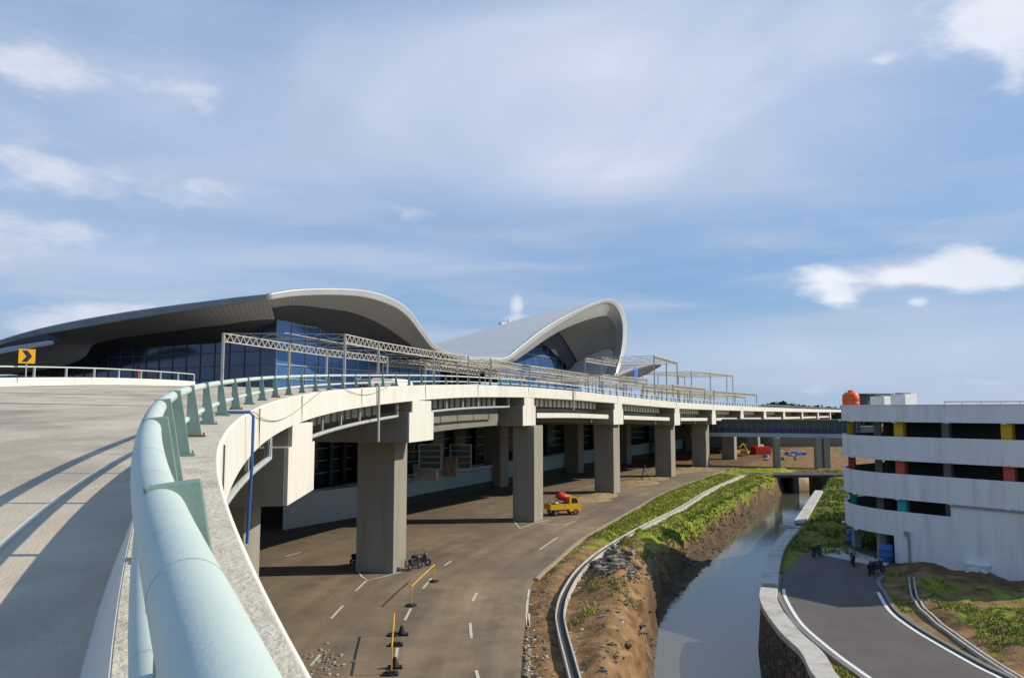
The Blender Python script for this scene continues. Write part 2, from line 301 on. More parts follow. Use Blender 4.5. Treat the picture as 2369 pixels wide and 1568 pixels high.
def ground_mat():
    m = mat('earth_and_grass', (.2,.1,.05), rough=.95, spec=.1); t = m.node_tree; b = t.nodes['Principled BSDF']
    g = t.nodes.new('ShaderNodeNewGeometry')
    def nz(sc, d=6, r=.6):
        n = t.nodes.new('ShaderNodeTexNoise'); n.inputs['Scale'].default_value = sc; n.inputs['Detail'].default_value = d; n.inputs['Roughness'].default_value = r; t.links.new(g.outputs['Position'], n.inputs['Vector']); return n.outputs['Fac']
    def ramp(f, cols):
        c = t.nodes.new('ShaderNodeValToRGB'); e = c.color_ramp.elements
        while len(e) < len(cols): e.new(.5)
        for q, (p, k) in zip(e, cols): q.position = p; q.color = (*k, 1)
        t.links.new(f, c.inputs[0]); return c.outputs[0]
    dirt = ramp(nz(.7, 9), [(.3,(.10,.06,.033)),(.5,(.24,.145,.07)),(.7,(.40,.25,.13))])
    grass = ramp(nz(.9, 9), [(.3,(.09,.12,.02)),(.5,(.22,.26,.03)),(.7,(.36,.32,.06))])
    mud = ramp(nz(.9, 8), [(.3,(.04,.028,.02)),(.55,(.10,.07,.045)),(.75,(.15,.11,.075))])
    at = t.nodes.new('ShaderNodeAttribute'); at.attribute_name = 'cover'; sp = t.nodes.new('ShaderNodeSeparateXYZ'); t.links.new(at.outputs['Vector'], sp.inputs[0])
    def mth(op, a, c, cl=False):
        n = t.nodes.new('ShaderNodeMath'); n.operation = op; n.use_clamp = cl
        for i, q in enumerate((a, c)):
            if isinstance(q, (int, float)): n.inputs[i].default_value = q
            else: t.links.new(q, n.inputs[i])
        return n.outputs[0]
    def mixc(f, a, c):
        n = t.nodes.new('ShaderNodeMix'); n.data_type = 'RGBA'; t.links.new(f, n.inputs[0]); t.links.new(a, n.inputs[6]); t.links.new(c, n.inputs[7]); return n.outputs[2]
    gm = mth('MULTIPLY', mth('ADD', mth('SUBTRACT', sp.outputs[0], .5), mth('MULTIPLY', mth('SUBTRACT', nz(.45, 8, .65), .5), 2.2)), 4, False)
    gm = mth('ADD', gm, .5, True)
    c = mixc(gm, dirt, grass); c = mixc(sp.outputs[1], c, mud)
    t.links.new(c, b.inputs['Base Color'])
    bn = t.nodes.new('ShaderNodeBump'); bn.inputs['Strength'].default_value = .7; bn.inputs['Distance'].default_value = .25; t.links.new(nz(2.2, 8, .7), bn.inputs['Height']); t.links.new(bn.outputs[0], b.inputs['Normal'])
    return m
M['ground'] = ground_mat()
def water_mat():
    m = mat('canal_water', (.07,.078,.055), (.11,.105,.07), rough=.09, scale=.12, spec=.6, bump=.0); t = m.node_tree; b = t.nodes['Principled BSDF']; b.inputs['IOR'].default_value = 1.45
    g = t.nodes.new('ShaderNodeNewGeometry'); n = t.nodes.new('ShaderNodeTexNoise'); n.inputs['Scale'].default_value = 1.3; n.inputs['Detail'].default_value = 6; t.links.new(g.outputs['Position'], n.inputs['Vector'])
    bn = t.nodes.new('ShaderNodeBump'); bn.inputs['Strength'].default_value = .11; bn.inputs['Distance'].default_value = .1; t.links.new(n.outputs['Fac'], bn.inputs['Height']); t.links.new(bn.outputs[0], b.inputs['Normal']); return m
M['water'] = water_mat()

# ------------------------------------------------------------------ terrain, roads, canal
def curve(pix, z=0.0):
    p = sorted([G(a, b, z) for a, b in pix], key=lambda q: q.y); p = sorted(catmull(p, 80), key=lambda q: q.y); ys = np.array([q.y for q in p]); xs = np.array([q.x for q in p])
    def f(Y):
        Y = np.asarray(Y, float); r = np.interp(Y, ys, xs)
        s0 = (xs[1]-xs[0])/max(ys[1]-ys[0], .5); s1 = (xs[-1]-xs[-2])/max(ys[-1]-ys[-2], .5)
        r = np.where(Y < ys[0], xs[0]+(Y-ys[0])*np.clip(s0, -.6, .6), r); return np.where(Y > ys[-1], xs[-1]+(Y-ys[-1])*np.clip(s1, -.7, .7), r)
    return f
RE = curve([(1204,1568),(1212,1470),(1222,1400),(1235,1345),(1283,1300),(1347,1247),(1446,1190),(1544,1138),(1646,1100),(1691,1085)])
BL = curve([(1440,1568),(1462,1450),(1475,1380),(1495,1310),(1540,1245),(1612,1195),(1700,1148),(1786,1107)])
FL = curve([(1480,1568),(1497,1440),(1525,1390),(1585,1325),(1650,1262),(1725,1196),(1790,1150)], -2.9)
WL = curve([(1513,1568),(1516,1466),(1540,1410),(1608,1338),(1672,1273),(1733,1209),(1795,1150)], -3.2)
WR = curve([(1876,1568),(1854,1523),(1805,1474),(1763,1409),(1763,1364),(1786,1277),(1835,1217),(1873,1160)])
RLc = curve([(2004,1568),(1943,1524),(1899,1489),(1856,1451),(1832,1419),(1812,1381),(1809,1358),(1815,1335),(1835,1308),(1870,1283)])
RRc = curve([(2317,1568),(2262,1541),(2175,1492),(2117,1457),(2073,1425),(2053,1402),(2036,1373),(2022,1348),(2040,1330)])
DR = curve([(1325,1568),(1300,1470),(1296,1429),(1310,1379),(1347,1323),(1408,1273),(1491,1224),(1578,1179),(1638,1141),(1700,1112)])
CAN_END = 168.0
def sstep(a, b, x): t = np.clip((x-a)/(b-a), 0, 1); return t*t*(3-2*t)
def make_ground():
    xs = np.concatenate([[-3000,-1200,-500,-250,-140,-90,-70], np.arange(-50, -4, 3.0), np.arange(-4, 62, .55), np.arange(62, 110, 1.6), [125,160,220,320,600,1300,3500]])
    ys = np.concatenate([[-400,-120,-40,0,15], np.arange(24, 78, .55), np.arange(78, 185, 1.0), np.arange(185, 300, 5), [320,350,400,480,600,800,1200,2000,3500,5000]])
    X, Y = np.meshgrid(xs, ys); nx, ny = len(xs), len(ys)
    bl, fl, wl, wr, re, rl, rr = BL(Y), FL(Y), WL(Y), WR(Y), RE(Y), RLc(Y), RRc(Y)
    fl = np.maximum(fl, bl+.9); wl = np.maximum(wl, fl+.25)
    H = np.zeros_like(X)-.03
    nz = np.array([mnoise.fractal(Vector((x*.35, y*.35, 0)), 1, 2, 5) if (-5 < x < 110 and 20 < y < 300) else 0 for x, y in zip(X.ravel(), Y.ravel())]).reshape(X.shape)
    nz2 = np.array([mnoise.noise(Vector((x*.9, y*.9, 5))) if (-5 < x < 110 and 20 < y < 300) else 0 for x, y in zip(X.ravel(), Y.ravel())]).reshape(X.shape)
    inb = (Y < CAN_END)
    verge = sstep(re+.2, re+1.5, X)*(1-sstep(bl-1.5, bl-.2, X))*inb
    H += verge*(.35+nz*.5+nz2*.12)
    near = 1-sstep(70, 95, Y)
    mound = sstep(re+3.5, re+5.5, X)*(1-sstep(bl-.9, bl, X))*near*inb
    H += mound*(.5+.4*nz)
    nz3 = np.array([mnoise.noise(Vector((x*.25, y*1.3, 9))) if (-5 < x < 110 and 20 < y < 180) else 0 for x, y in zip(X.ravel(), Y.ravel())]).reshape(X.shape)
    t = sstep(bl+nz2*.4+nz3*1.1, fl+nz*.3+nz3*.4, X); H = np.where(inb & (X > bl-.6), H*(1-t)+t*(-2.95), H)
    t2 = np.clip((X-fl)/(wl-fl+.01), 0, 1); H = np.where(inb & (X > fl), -2.95-.3*t2+nz2*.06, H)
    t3 = sstep(wl, wl+1.5, X); H = np.where(inb & (X > wl), -3.25-1.2*t3, H)
    H = np.where(inb & (X > wr+.45), -.02, H)
    gap = sstep(wr+1.2, wr+1.8, X)*(1-sstep(rl-1.2, rl-.5, X)); H += gap*inb*np.clip(.1+nz*.25, 0, .5)*(Y > 52)
    backs = sstep(rr+1.0, rr+3.0, X)*(Y < 75); H += backs*np.clip(.25+nz*.5+nz2*.1, -.02, 1.2)
    farr = sstep(wr+1.5, wr+3, X)*(Y > 74)*(Y < 160)*(X < 50); H += farr*np.clip(.3+nz*.6, 0, 1.2)*.6
    far = sstep(185, 240, Y); H += far*np.clip(X*.01-.3, 0, 2)*(X < 500)*.7
    dd = np.abs(X-DR(Y)); H = np.where(inb & (dd < 1.6) & (H > 0) & (X < bl+.5) & (Y < 150), H*np.clip((dd-.55)/.9, .0, 1)+.02, H)
    # cover: grass amount, mud amount
    grass = np.full_like(X, .35)
    vg = sstep(62, 84, Y)*.9+.08; grass = np.where((X > re) & (X < bl+.5), vg, grass)
    slope_g = sstep(70, 90, Y)*(1-sstep(.15, .75, (X-bl)/(fl-bl)))*.95; onslope = (X >= bl+.1) & (X < wl+.5) & inb
    grass = np.where(onslope, slope_g, grass); mud = np.zeros_like(X)
    mud = np.where(onslope, sstep(60, 80, Y)*sstep(.25, .8, (X-bl)/(fl-bl))*.95+.1*(Y > 60), mud)
    mud = np.where(onslope & (X > fl-.2), .85, mud); mud = np.where((X > wl+.3) & inb, 1, mud)
    rgt = (X > wr) & (Y < 175); grass = np.where(rgt, .5, grass); mud = np.where(rgt, .15, mud)
    rg2 = (X > rr) & (Y < 72); grass = np.where(rg2, np.where(X+Y*.75 > 77, .12, .5), grass); grass = np.where(rg2 & (X < rr+3.2), .3, grass); mud = np.where(rg2, np.where(X+Y*.75 > 80, .55, .1), mud)
    rg3 = (X > wr) & (Y >= 70) & (Y < 165); grass = np.where(rg3, .7, grass); mud = np.where(rg3, .35, mud)
    strip = (X > wr) & (X < rl); grass = np.where(strip & (Y < 56), .42, grass); mud = np.where(strip & (Y < 56), 0, mud)
    grass = np.where(Y > 172, .12+.35*(X > 90)*(Y < 230)+.7*(Y > 400), grass); mud = np.where((X < re) , .5, mud)
    me = bpy.data.meshes.new('ground'); V = np.stack([X, Y, H], -1).reshape(-1, 3)
    idx = np.arange(nx*ny).reshape(ny, nx); F = np.stack([idx[:-1, :-1], idx[:-1, 1:], idx[1:, 1:], idx[1:, :-1]], -1).reshape(-1, 4)
    me.from_pydata(V.tolist(), [], F.tolist()); me.polygons.foreach_set('use_smooth', [True]*len(me.polygons))
    a = me.attributes.new('cover', 'FLOAT_VECTOR', 'POINT'); a.data.foreach_set('vector', np.stack([grass, mud, grass*0], -1).astype(np.float32).ravel())
    me.materials.append(M['ground']); o = bpy.data.objects.new('ground', me); COL.objects.link(o); tag(o, kind='structure')
    def hgt(x, y):
        i = np.clip(np.searchsorted(xs, x)-1, 0, nx-2); j = np.clip(np.searchsorted(ys, y)-1, 0, ny-2)
        fx = (x-xs[i])/(xs[i+1]-xs[i]); fy = (y-ys[j])/(ys[j+1]-ys[j])
        return (H[j,i]*(1-fx)+H[j,i+1]*fx)*(1-fy)+(H[j+1,i]*(1-fx)+H[j+1,i+1]*fx)*fy
    return hgt
HG = make_ground()
b = MB(); b.loft([[(-8, y, -3.2), (110, y, -3.2)] for y in (10, CAN_END+4)]); o = b.build('canal_water', M['water']); tag(o, kind='structure')
YS = list(np.arange(22, 176, 2.0))
b = MB(); b.loft([[(float(RE(y))-90+90*k/12, y, .03) for k in range(13)] for y in YS]); o = b.build('road', M['asph']); tag(o, kind='structure')
b = MB(); b.loft([[(-400, y, .0), (80 if y > 176 else float(RE(y)), y, .0)] for y in (-60, 22)]); o = b.build('road', M['asph']); tag(o, kind='structure')
YR = list(np.arange(30, 72, .8))
b = MB(); b.loft([[(float(RLc(y))-.25+(float(RRc(y))-float(RLc(y))+.5)*k/4, y, .04) for k in range(5)] for y in YR]); road2 = b.build('road', M['asph2']); tag(road2, kind='structure')
b = MB(); b.add([G(1893,1281,.06), G(1914,1249,.06), G(1955,1228,.06), G(2060,1262,.06), G(2060,1300,.06), G(2033,1318,.06), G(2000,1303,.06)], [(0,1,2,3,4,5,6)]); o = b.build('driveway', M['coping']); tag(o, kind='structure')
def set_uv(o, f):
    at = o.data.attributes.new('uvw', 'FLOAT_VECTOR', 'POINT'); arr = []
    for v in o.data.vertices: arr += [v.co.x-float(f(v.co.y)), v.co.y, 0]
    at.data.foreach_set('vector', arr)
for o in list(bpy.data.objects):
    if o.name.startswith('road') and o.type == 'MESH': set_uv(o, RLc if o is road2 else RE)
def stripe(pts, w=.15, z=.055, name='lane_marking', m='paint', mb=None):
    s = mb or MB(); pts = [Vector((p[0], p[1], z)) for p in pts]; s.sweep(pts, [(-w/2, 0), (w/2, 0)], closed=False); return s if mb else s.build(name, M[m], world=False)
def gpl(pix, z=0): return [G(a, c, z) for a, c in pix]
mk = []
for pix in ([(1812,1381),(1809,1358),(1815,1335)], ): pass
s = MB()
stripe([(float(RLc(y))+.12, y) for y in np.arange(30, 57.5, .5)], .22, mb=s); stripe([(float(RRc(y))-.12, y) for y in np.arange(30, 56.5, .5)], .22, mb=s)
o = s.build('edge_line', M['white'], road2); 
mainroad = bpy.data.objects['road']
dashes = [[(765,1432),(793,1402)],[(822,1368),(847,1344)],[(826,1318),(836,1334),(850,1343),(890,1334),(938,1320)],[(978,1362),(998,1338)],[(936,1436),(950,1408)],[(913,1540),(919,1500)],
 [(1028,1309),(1044,1298)],[(1092,1392),(1103,1372)],[(1087,1442),(1090,1478)],[(1108,1578),(1101,1552)],[(1221,1450),(1218,1428),(1219,1400),(1224,1364)],[(1222,1452),(1223,1420)],
 [(1162,1197),(1190,1208),(1202,1223)],[(1202,1223),(1235,1211),(1270,1202)],[(1248,1272),(1290,1243)],[(1305,1216),(1330,1206)],[(718,1542),(741,1515)],[(660,1288),(695,1278)]]
s = MB()
for d in dashes: stripe(gpl(d), .17, mb=s)
s.build('lane_marking', M['paint'], mainroad)
# kerb along verge
b = MB(); b.sweep([(float(RE(y)), y, 0) for y in np.arange(60, 172, 1.5)], [(-.02,.03),(-.02,.16),(.28,.16),(.28,-.2)]); o = b.build('kerb', M['sand']); tag(o, kind='structure')
b = MB()
for sgn, f in ((-1, RLc), (1, RRc)): b.sweep([(float(f(y))+sgn*.3, y, 0) for y in np.arange(30, 62, .8)], [(-.14,-.2),(-.14,.16),(.14,.16),(.14,-.2)])
o = b.build('kerb', M['girder']); tag(o, kind='structure')
# drains
def drain(pts, w, label, name='drain_channel', tk=.07, h=.22):
    r = empty(name, pts[0], label=label, cat='drain')
    for sg in (-1, 1):
        q = MB(); q.sweep(pts, [(sg*w/2-tk, -.5), (sg*w/2-tk, h), (sg*w/2+tk, h), (sg*w/2+tk, -.5)]); q.build('channel_wall', M['coping'], r, world=True)
    q = MB(); q.sweep(pts, [(-w/2+tk, h-.16), (w/2-tk, h-.16)], closed=False); q.build('channel_bed', M['dark'], r, world=True); return r
drain([Vector((float(DR(y)), y, .36)) for y in np.arange(34, 150, 1.2)], .5, 'long pale concrete drain channel curving along the grassy canal bank beside the road', tk=.045, h=.1)
dp = catmull(gpl([(2108,1348),(2118,1390),(2145,1425),(2220,1482),(2300,1538),(2400,1600)]), 30)
drain([Vector((p.x, p.y, max(.1, float(HG(p.x, p.y))+.05))) for p in dp], .32, 'short open concrete ditch in the grass verge between garage and grey side road', tk=.05, h=.08)
# retaining wall sections
def rwall(y0, y1, label):
    ys = np.arange(y0, y1, .8); pts = [Vector((float(WR(y)), y, 0)) for y in ys]; r = empty('retaining_wall', pts[0], label=label, cat='retaining wall')
    q = MB(); q.sweep([(p.x, p.y, 0) for p in pts], [(-.35,-4.6),(.02,.05),(.95,.05),(.95,-4.6)]); q.build('stone_face', M['stone'], r, world=True)
    q = MB(); q.sweep([(p.x, p.y, 0) for p in pts], [(-.08,.053),(-.08,.42),(1.08,.42),(1.08,.053)]); q.build('coping', M['coping'], r, world=True, bevel=.03)
yA = G(1763,1364).y
rwall(24, yA-.4, 'near rubble stone canal wall with broad pale concrete coping, at the bottom of the photo')
rwall(yA+.3, G(1835,1222).y-.3, 'middle length of canal wall with pale coping, beside the curve of the grey side road')
rwall(G(1835,1216).y+1.2, 122, 'far length of canal wall with thin pale coping running up to the dark bridge')
p = G(1828,1232); b = MB(); b.box((p.x+.3, p.y+1, -.1), (1.5, 2.0, 1.3)); b.box((p.x+.3, p.y+1, .62), (1.1, 1.5, .14)); b.box((p.x+.3, p.y+.02, .1), (.7, .1, .7)); o = b.build('outlet_box', M['coping']); tag(o, 'small pale concrete outlet box set between two lengths of canal wall', 'outlet box')
# canal culvert
b = MB(); y = 150; x0 = float(BL(y)); x1 = float(WR(y))
b.box(((x0+x1)/2+2, 153, .1), (x1-x0+14, 6, .5)); b.box((x0-.5, 153, -2), (2.4, 6, 3.7)); b.box((x1+3.4, 153, -2), (9, 6, 3.7)); b.box(((x0+x1)/2-1, 153, -2), (1.0, 6, 3.7))
o = b.build('culvert_bridge', mat('shaded_concrete', (.075,.07,.06), (.05,.047,.04), scale=.6)); tag(o, 'low concrete bridge crossing the canal, coloured dark for the shade over it', 'bridge')  # skybridge shade over the crossing is put into the concrete colour

# ------------------------------------------------------------------ viaduct
RP = [(9.5,-18),(4.7,-9),(1.45,-2.6),(-.335,.95),(-1.13,2.4),(-2.68,5.7),(-4.5,10),(-6.12,14.7),(-7.8,20.8),(-9.07,26.5),(-10.05,33),(-10.65,40.3),(-10.55,46.4),(-10.05,52.4),(-9.14,58.5),(-7.9,65),(-5.2,74),(.8,90),(7.6,105),(16.3,121),(31.4,150),(45.2,175),(70,220),(114.5,300),(181,420)]
ZP = [(-18,-2.15),(.95,-1.13),(14.7,-.386),(20.8,-.07),(26.5,.24),(32.8,.57),(40.3,.95),(51,1.43),(64.5,2.02),(75,2.36),(90,2.56),(105,2.45),(121,2.05),(150,1.32),(175,1.0),(215,.6),(300,.05),(420,-.5)]
zy = np.array([q[0] for q in ZP]); zz = np.array([q[1] for q in ZP])
def smooth_z(Y): return CAMZ+sum(np.interp(Y+d, zy, zz) for d in (-4,-2,0,2,4))/5
_py = np.array([q[1] for q in RP], float); _px = np.array([q[0] for q in RP], float)
_ys = np.arange(-22, 424, .2); _xs = np.interp(_ys, _py, _px); _wd = np.clip(.5+_ys*.2, .5, 14)
_cs = np.concatenate([[0], np.cumsum(_xs)*.2])
def _avg(a_, w_): return np.mean(np.interp(np.linspace(a_-w_, a_+w_, 21), _ys, _xs))
_x1 = np.array([_avg(a_, w_) for a_, w_ in zip(_ys, _wd)]); _xs = _x1.copy(); _x2 = np.array([_avg(a_, w_) for a_, w_ in zip(_ys, _wd)])
_c = [Vector((x_, y_, 0)) for x_, y_ in zip(_x2, _ys) if -18 < y_ < 420]
rail = []; acc = 0
for p in _c:
    if not rail or (p-Vector((rail[-1].x, rail[-1].y, 0))).length > (.39 if p.y < 70 else 2.0): rail.append(Vector((p.x, p.y, smooth_z(p.y))))
ry = np.array([p.y for p in rail]); rx = np.array([p.x for p in rail])
def rail_at(Y):
    x = float(np.interp(Y, ry, rx)); x2 = float(np.interp(Y+.8, ry, rx)); d = Vector((x2-x, .8, 0)).normalized(); return Vector((x, Y, float(smooth_z(Y)))), d, Vector((d.y, -d.x, 0))
HP = .62
def deckz(x, Y): return float(smooth_z(Y))-HP+.019*max(0, float(np.interp(Y, ry, rx))-x)
vd = empty('viaduct', (-10, 50, 0), label='long curving pale concrete viaduct carrying the upper road past the terminal', cat='viaduct')
b = MB(); b.sweep(rail, [(-.11,0),(.58,0),(.62,-.05),(.66,-1.18),(.50,-1.22),(-.30,-1.22),(-.32,-HP-.02),(-.27,-HP+.12)]); b.build('parapet', [M['conc']], vd, world=True)
b = MB(); b.sweep(rail, [(-.10,.004),(.57,.004)], closed=False); b.build('parapet_top', M['conc_top'], vd, world=True)
def xleft(Y): return -39.2 if Y < 95.5 else -39.5+(Y-112)*.505
b = MB(); rows = []
for Y in list(np.arange(-16, 100, 2.0))+list(np.arange(100, 416, 6.0)):
    p, d, r = rail_at(Y); xr = p.x-.27; xl = xleft(Y); n = 10; rows.append([Vector((xr+(xl-xr)*k/n, Y, deckz(xr+(xl-xr)*k/n, Y)-.02)) for k in range(n+1)])
b.loft(rows); b.loft([[q-Vector((0,0,.55)) for q in r] for r in rows]); b.loft([[r[-1], r[-1]-Vector((0,0,.55))] for r in rows])
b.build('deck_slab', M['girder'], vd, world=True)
b = MB(); b.loft([[q+Vector((0,0,.02)) for q in r] for r in rows]); o = b.build('elevated_road', M['deck']); tag(o, kind='structure')
ero = o
s = MB(); pts = []
for Y in np.arange(-8, 60, .6):
    p, d, r = rail_at(Y); q = p-r*1.42; pts.append(Vector((q.x, q.y, deckz(q.x, q.y)+.006)))
s.sweep(pts, [(-.045,0),(.045,0)], closed=False)
s.build('edge_line', M['paint'], ero)
s = MB()
for py0, py1, w in ((927,938,.35),(948,955,.35)):
    y0 = 46 if py0 < 940 else 34
    xr = float(np.interp(y0, ry, rx))-.5; s.loft([[Vector((x, y0+k*w+(x+20)*.02, deckz(x, y0+k*w)+.007)) for x in np.linspace(xr, -39, 12)] for k in (0, 1)])
s.build('expansion_joint', M['deckjoint'], ero)
# girders and services below the parapet
def sub(y0, y1, step=1.5): return [rail_at(Y)[0] for Y in np.arange(y0, y1, step)]
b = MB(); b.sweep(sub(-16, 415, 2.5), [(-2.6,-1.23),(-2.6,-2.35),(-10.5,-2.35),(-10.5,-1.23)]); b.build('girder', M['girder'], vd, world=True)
PY = [33.9, 61.8, 90.2, 120.4, 149.5, 174.5, 199.7, 226, 253.6, 287, 324, 360]
b = MB(); b.sweep(sub(PY[1]+3, PY[2]-2.5), [(-1.9,-2.35),(-1.9,-4.35),(-7,-4.35),(-7,-2.35)])
for k in range(2, len(PY)-1): b.sweep(sub(PY[k]+2.9, PY[k+1]-2.9), [(-2.2,-2.4),(-2.2,-4.2),(-8,-4.2),(-8,-2.4)])
b.build('lower_girder', M['girder'], vd, world=True)
b = MB()
for k in range(2, len(PY)-1): b.sweep(sub(PY[k]+2.9, PY[k+1]-2.9), [(.40,-3.0),(.46,-3.05),(.46,-3.6),(-2.19,-3.62),(-2.19,-3.0)])
b.build('ledge_beam', M['conc'], vd, world=True)
npan = 0; rest = MB()
for k in range(-1, 8):
    y0 = PY[k]+3.4 if k >= 0 else 9; y1 = PY[k+1]-3.4
    pts = []; pipe_o = None
    for Y in np.arange(y0, y1, 1.2): p, d, r = rail_at(Y); pts.append(p+r*.15+Vector((0,0,-2.25)))
    if k < 2: bp = MB(); bp.tube([pts[0]+Vector((0,0,.9))]+pts+[pts[-1]+Vector((0,0,.9))], .11, 8); pipe_o = bp.build('service_pipe', M['pipe'], vd, world=True)
    i = 0
    for Y in np.arange(y0+.3, y1, 1.35):
        p, d, r = rail_at(Y); q = p+r*-.2+Vector((0,0,-1.7)); a = math.atan2(d.y, d.x)
        if i % 3 == 0 and pipe_o: bk = MB(); bk.box(q-Vector(vd.location)+r*.2, (.14,.12,1.05), a); bk.build('pipe_bracket', M['pipe'], pipe_o)
        t_ = MB() if npan < 98 else rest; t_.box(q-r*1.5, (.75 if i % 2 else 1.0, .1, .95), a); i += 1
        if npan < 98: t_.build('edge_panel', M['conc'], vd, world=True)
        npan += 1
if rest.v: o = rest.build('edge_panel_row', M['conc'], vd, world=True); tag(o, kind='stuff')
for k, Y in enumerate([12,23,33.9,48,62.8,76,90.2,105,120.4,135,149.5,174.5,199.7,226]):
    p, d, r = rail_at(Y); q = MB(); q.box(p+r*.655+Vector((0,0,-.6))-Vector(vd.location), (.035,.03,1.14), math.atan2(d.y, d.x)); q.build('panel_joint', M['deckjoint'], vd)
for k, Y in enumerate(PY):
    p, d, r = rail_at(Y); a = math.atan2(d.y, d.x); c = MB(); zt = p.z
    hw = (3.1,2.9,2.0,2.2,1.9)[k] if k < 5 else 1.8; prof = [(-hw,-4.45),(hw,-4.45),(hw,-2.15),(hw*.78,-2.15),(hw*.78,-1.23),(-hw*.78,-1.23),(-hw*.78,-2.15),(-hw,-2.15)]
    A = [p+d*t+r*.61+Vector((0,0,z)) for t, z in prof]; B = [p+d*t-r*24+Vector((0,0,z)) for t, z in prof]; n = len(prof)
    c.add(A+B, [tuple(range(n)), tuple(range(n, 2*n))[::-1]]+[(i, n+i, n+(i+1) % n, (i+1) % n) for i in range(n)])
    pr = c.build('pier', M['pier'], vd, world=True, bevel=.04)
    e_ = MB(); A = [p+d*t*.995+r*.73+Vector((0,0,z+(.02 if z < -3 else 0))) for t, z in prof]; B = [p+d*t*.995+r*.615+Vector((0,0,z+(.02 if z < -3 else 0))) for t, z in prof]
    e_.add(A+B, [tuple(range(n)), tuple(range(n, 2*n))[::-1]]+[(i, n+i, n+(i+1) % n, (i+1) % n) for i in range(n)]); o = e_.build('lit_cap_end', M['conc']); o.parent = pr; o.location = -Vector(vd.location)  # added bright plate: lit end and shaded cap sides put into the colours
    for off in ((3.0,3.2,.1,1.6,2.1,2.7)[k] if k < 6 else 3.0, 21.5):
        q = MB(); w, l = (2.7 if k == 2 else 3.2), 2.9; ctr = p-r*off+d*(.4,1.6,1.6,1,1,1,1,1,1,1,1,1)[k]; ctr.z = 0
        hh = zt-4.45
        q.box(ctr+Vector((0,0,hh/2)), (l, w, hh), a); o = q.build('column', M['pier'], None, bevel=.05); o.parent = pr; o.location = -Vector(vd.location)
# vertical drain pipes and blue pipe
p, d, r = rail_at(51.5); b = MB(); x = p+r*.78; b.tube([x+Vector((0,0,.15)), x+Vector((0,0,-3.6))], .09, 8); o = b.build('drain_pipe', M['pipe']); tag(o, 'grey vertical drain pipe hung over the bright parapet before the large pier', 'drain pipe', )
p, d, r = rail_at(104); b = MB(); x = p+r*.78; b.tube([x+Vector((0,0,.1)), x+Vector((0,0,-2.6))], .09, 8); o = b.build('drain_pipe', M['pipe']); tag(o, 'thin grey drain pipe on the far part of the parapet between two pier boxes', 'drain pipe')
b = MB(); p, d, r = rail_at(19.4); x = p+r*.73
b.tube([p-r*.05+Vector((0,0,.06)), x+Vector((0,0,.06)), x+r*.08+Vector((0,0,-.05)), x+r*.08+Vector((0,0,-1.3)), x+r*.02+Vector((0,0,-3.2))], .04, 8); o = b.build('water_pipe', M['bluepipe']); tag(o, 'blue plastic pipe bent over the parapet and hanging down its side', 'pipe')
# cable
b = MB(); pts = []
for i in range(30):
    t = i/29; Y = 20.5+18*t; p, d, r = rail_at(Y); pts.append(p+r*.69+Vector((0,0,.02-.75*math.sin(math.pi*min(1, t*1.02))*(1 if t > .1 else .8))))
b.tube(pts, .014, 5); pts = []
for i in range(26):
    t = i/25; Y = 44+10*t; p, d, r = rail_at(Y); pts.append(p+r*.69+Vector((0,0,.02-.45*math.sin(math.pi*t))))
b.tube(pts, .014, 5); o = b.build('cable', M['grey']); tag(o, 'thin grey cable sagging in loops over the outside of the parapet', 'cable')
# railing
RH = .86
gr = empty('guard_railing', rail_at(1)[0], label='pale blue green tubular guard railing on the curving parapet in the foreground', cat='railing')
b = MB(); b.tube([q+Vector((0,0,RH-.065)) for q in rail], .065, 28); tr = b.build('top_rail', M['tube'], gr, smooth=True, world=True)
b = MB(); b.tube([q+Vector((0,0,.30)) for q in rail], .052, 12); b.build('bottom_rail', M['tube'], gr, smooth=True, world=True)
for Y in (1.32, 3.1, 6.9, 12.2):
    p, d, r = rail_at(Y); c_ = p+Vector((0,0,RH-.065)); b = MB(); b.tube([c_-d*.006, c_+d*.006], .0657, 28); b.build('weld_seam', M['pipe'], gr, world=True)
def post_mb(mb, p, d, r):
    def V(o, z, t): return p+r*o+d*t+Vector((0,0,z))
    prof = [(-.02,RH-.012),(.20,RH+.02),(.30,.03),(-.05,.03),(.02,.45),(-.0,RH-.16)]
    prof = [(-.045,RH+.004),(.10,RH+.02),(.25,.03),(.0,.03),(.0,RH-.12)]
    n = len(prof); A = [V(o, z, -.022) for o, z in prof]+[V(o, z, .022) for o, z in prof]
    mb.add(A, [tuple(range(n)), tuple(range(n, 2*n))[::-1]]+[(i, n+i, n+(i+1) % n, (i+1) % n) for i in range(n)])
    mb.mi = 0
posts = []; S = 0; prev = None; nextS = 0
# arc-length placement; one post stands where the photo shows the nearest one
arc = [0]
for i in range(1, len(rail)): arc.append(arc[-1]+(rail[i]-rail[i-1]).length)
s0 = float(np.interp(2.08, ry, arc)); SP = 3.0
sl = [s0+SP*k for k in range(-6, 200) if 0 < s0+SP*k < arc[-1]-2]
far = MB()
for i, sv in enumerate(sl):
    Y = float(np.interp(sv, arc, ry)); p, d, r = rail_at(Y)
    if i < 98:
        q = MB(); post_mb(q, p, d, r); o = q.build('post', M['post'], gr, world=True, bevel=.006 if Y < 40 else 0)
        if Y < 60:
            q = MB(); q.box((0,0,.012), (.16,.36,.024)); 
            for yy in (-.15, .15): q.bar((0.0,yy,.02), (0.0,yy,.07), .018, 6)
            bo = q.build('base_plate', M['rust' if i % 3 == 1 else 'post'], None); bo.parent = o; bo.location = p+r*.13-Vector(gr.location)+Vector((0,0,.004)); bo.rotation_euler = (0,0,math.atan2(d.y, d.x))
    else: post_mb(far, p, d, r)
if far.v: o = far.build('post_row', M['post'], gr, world=True); tag(o, kind='stuff')
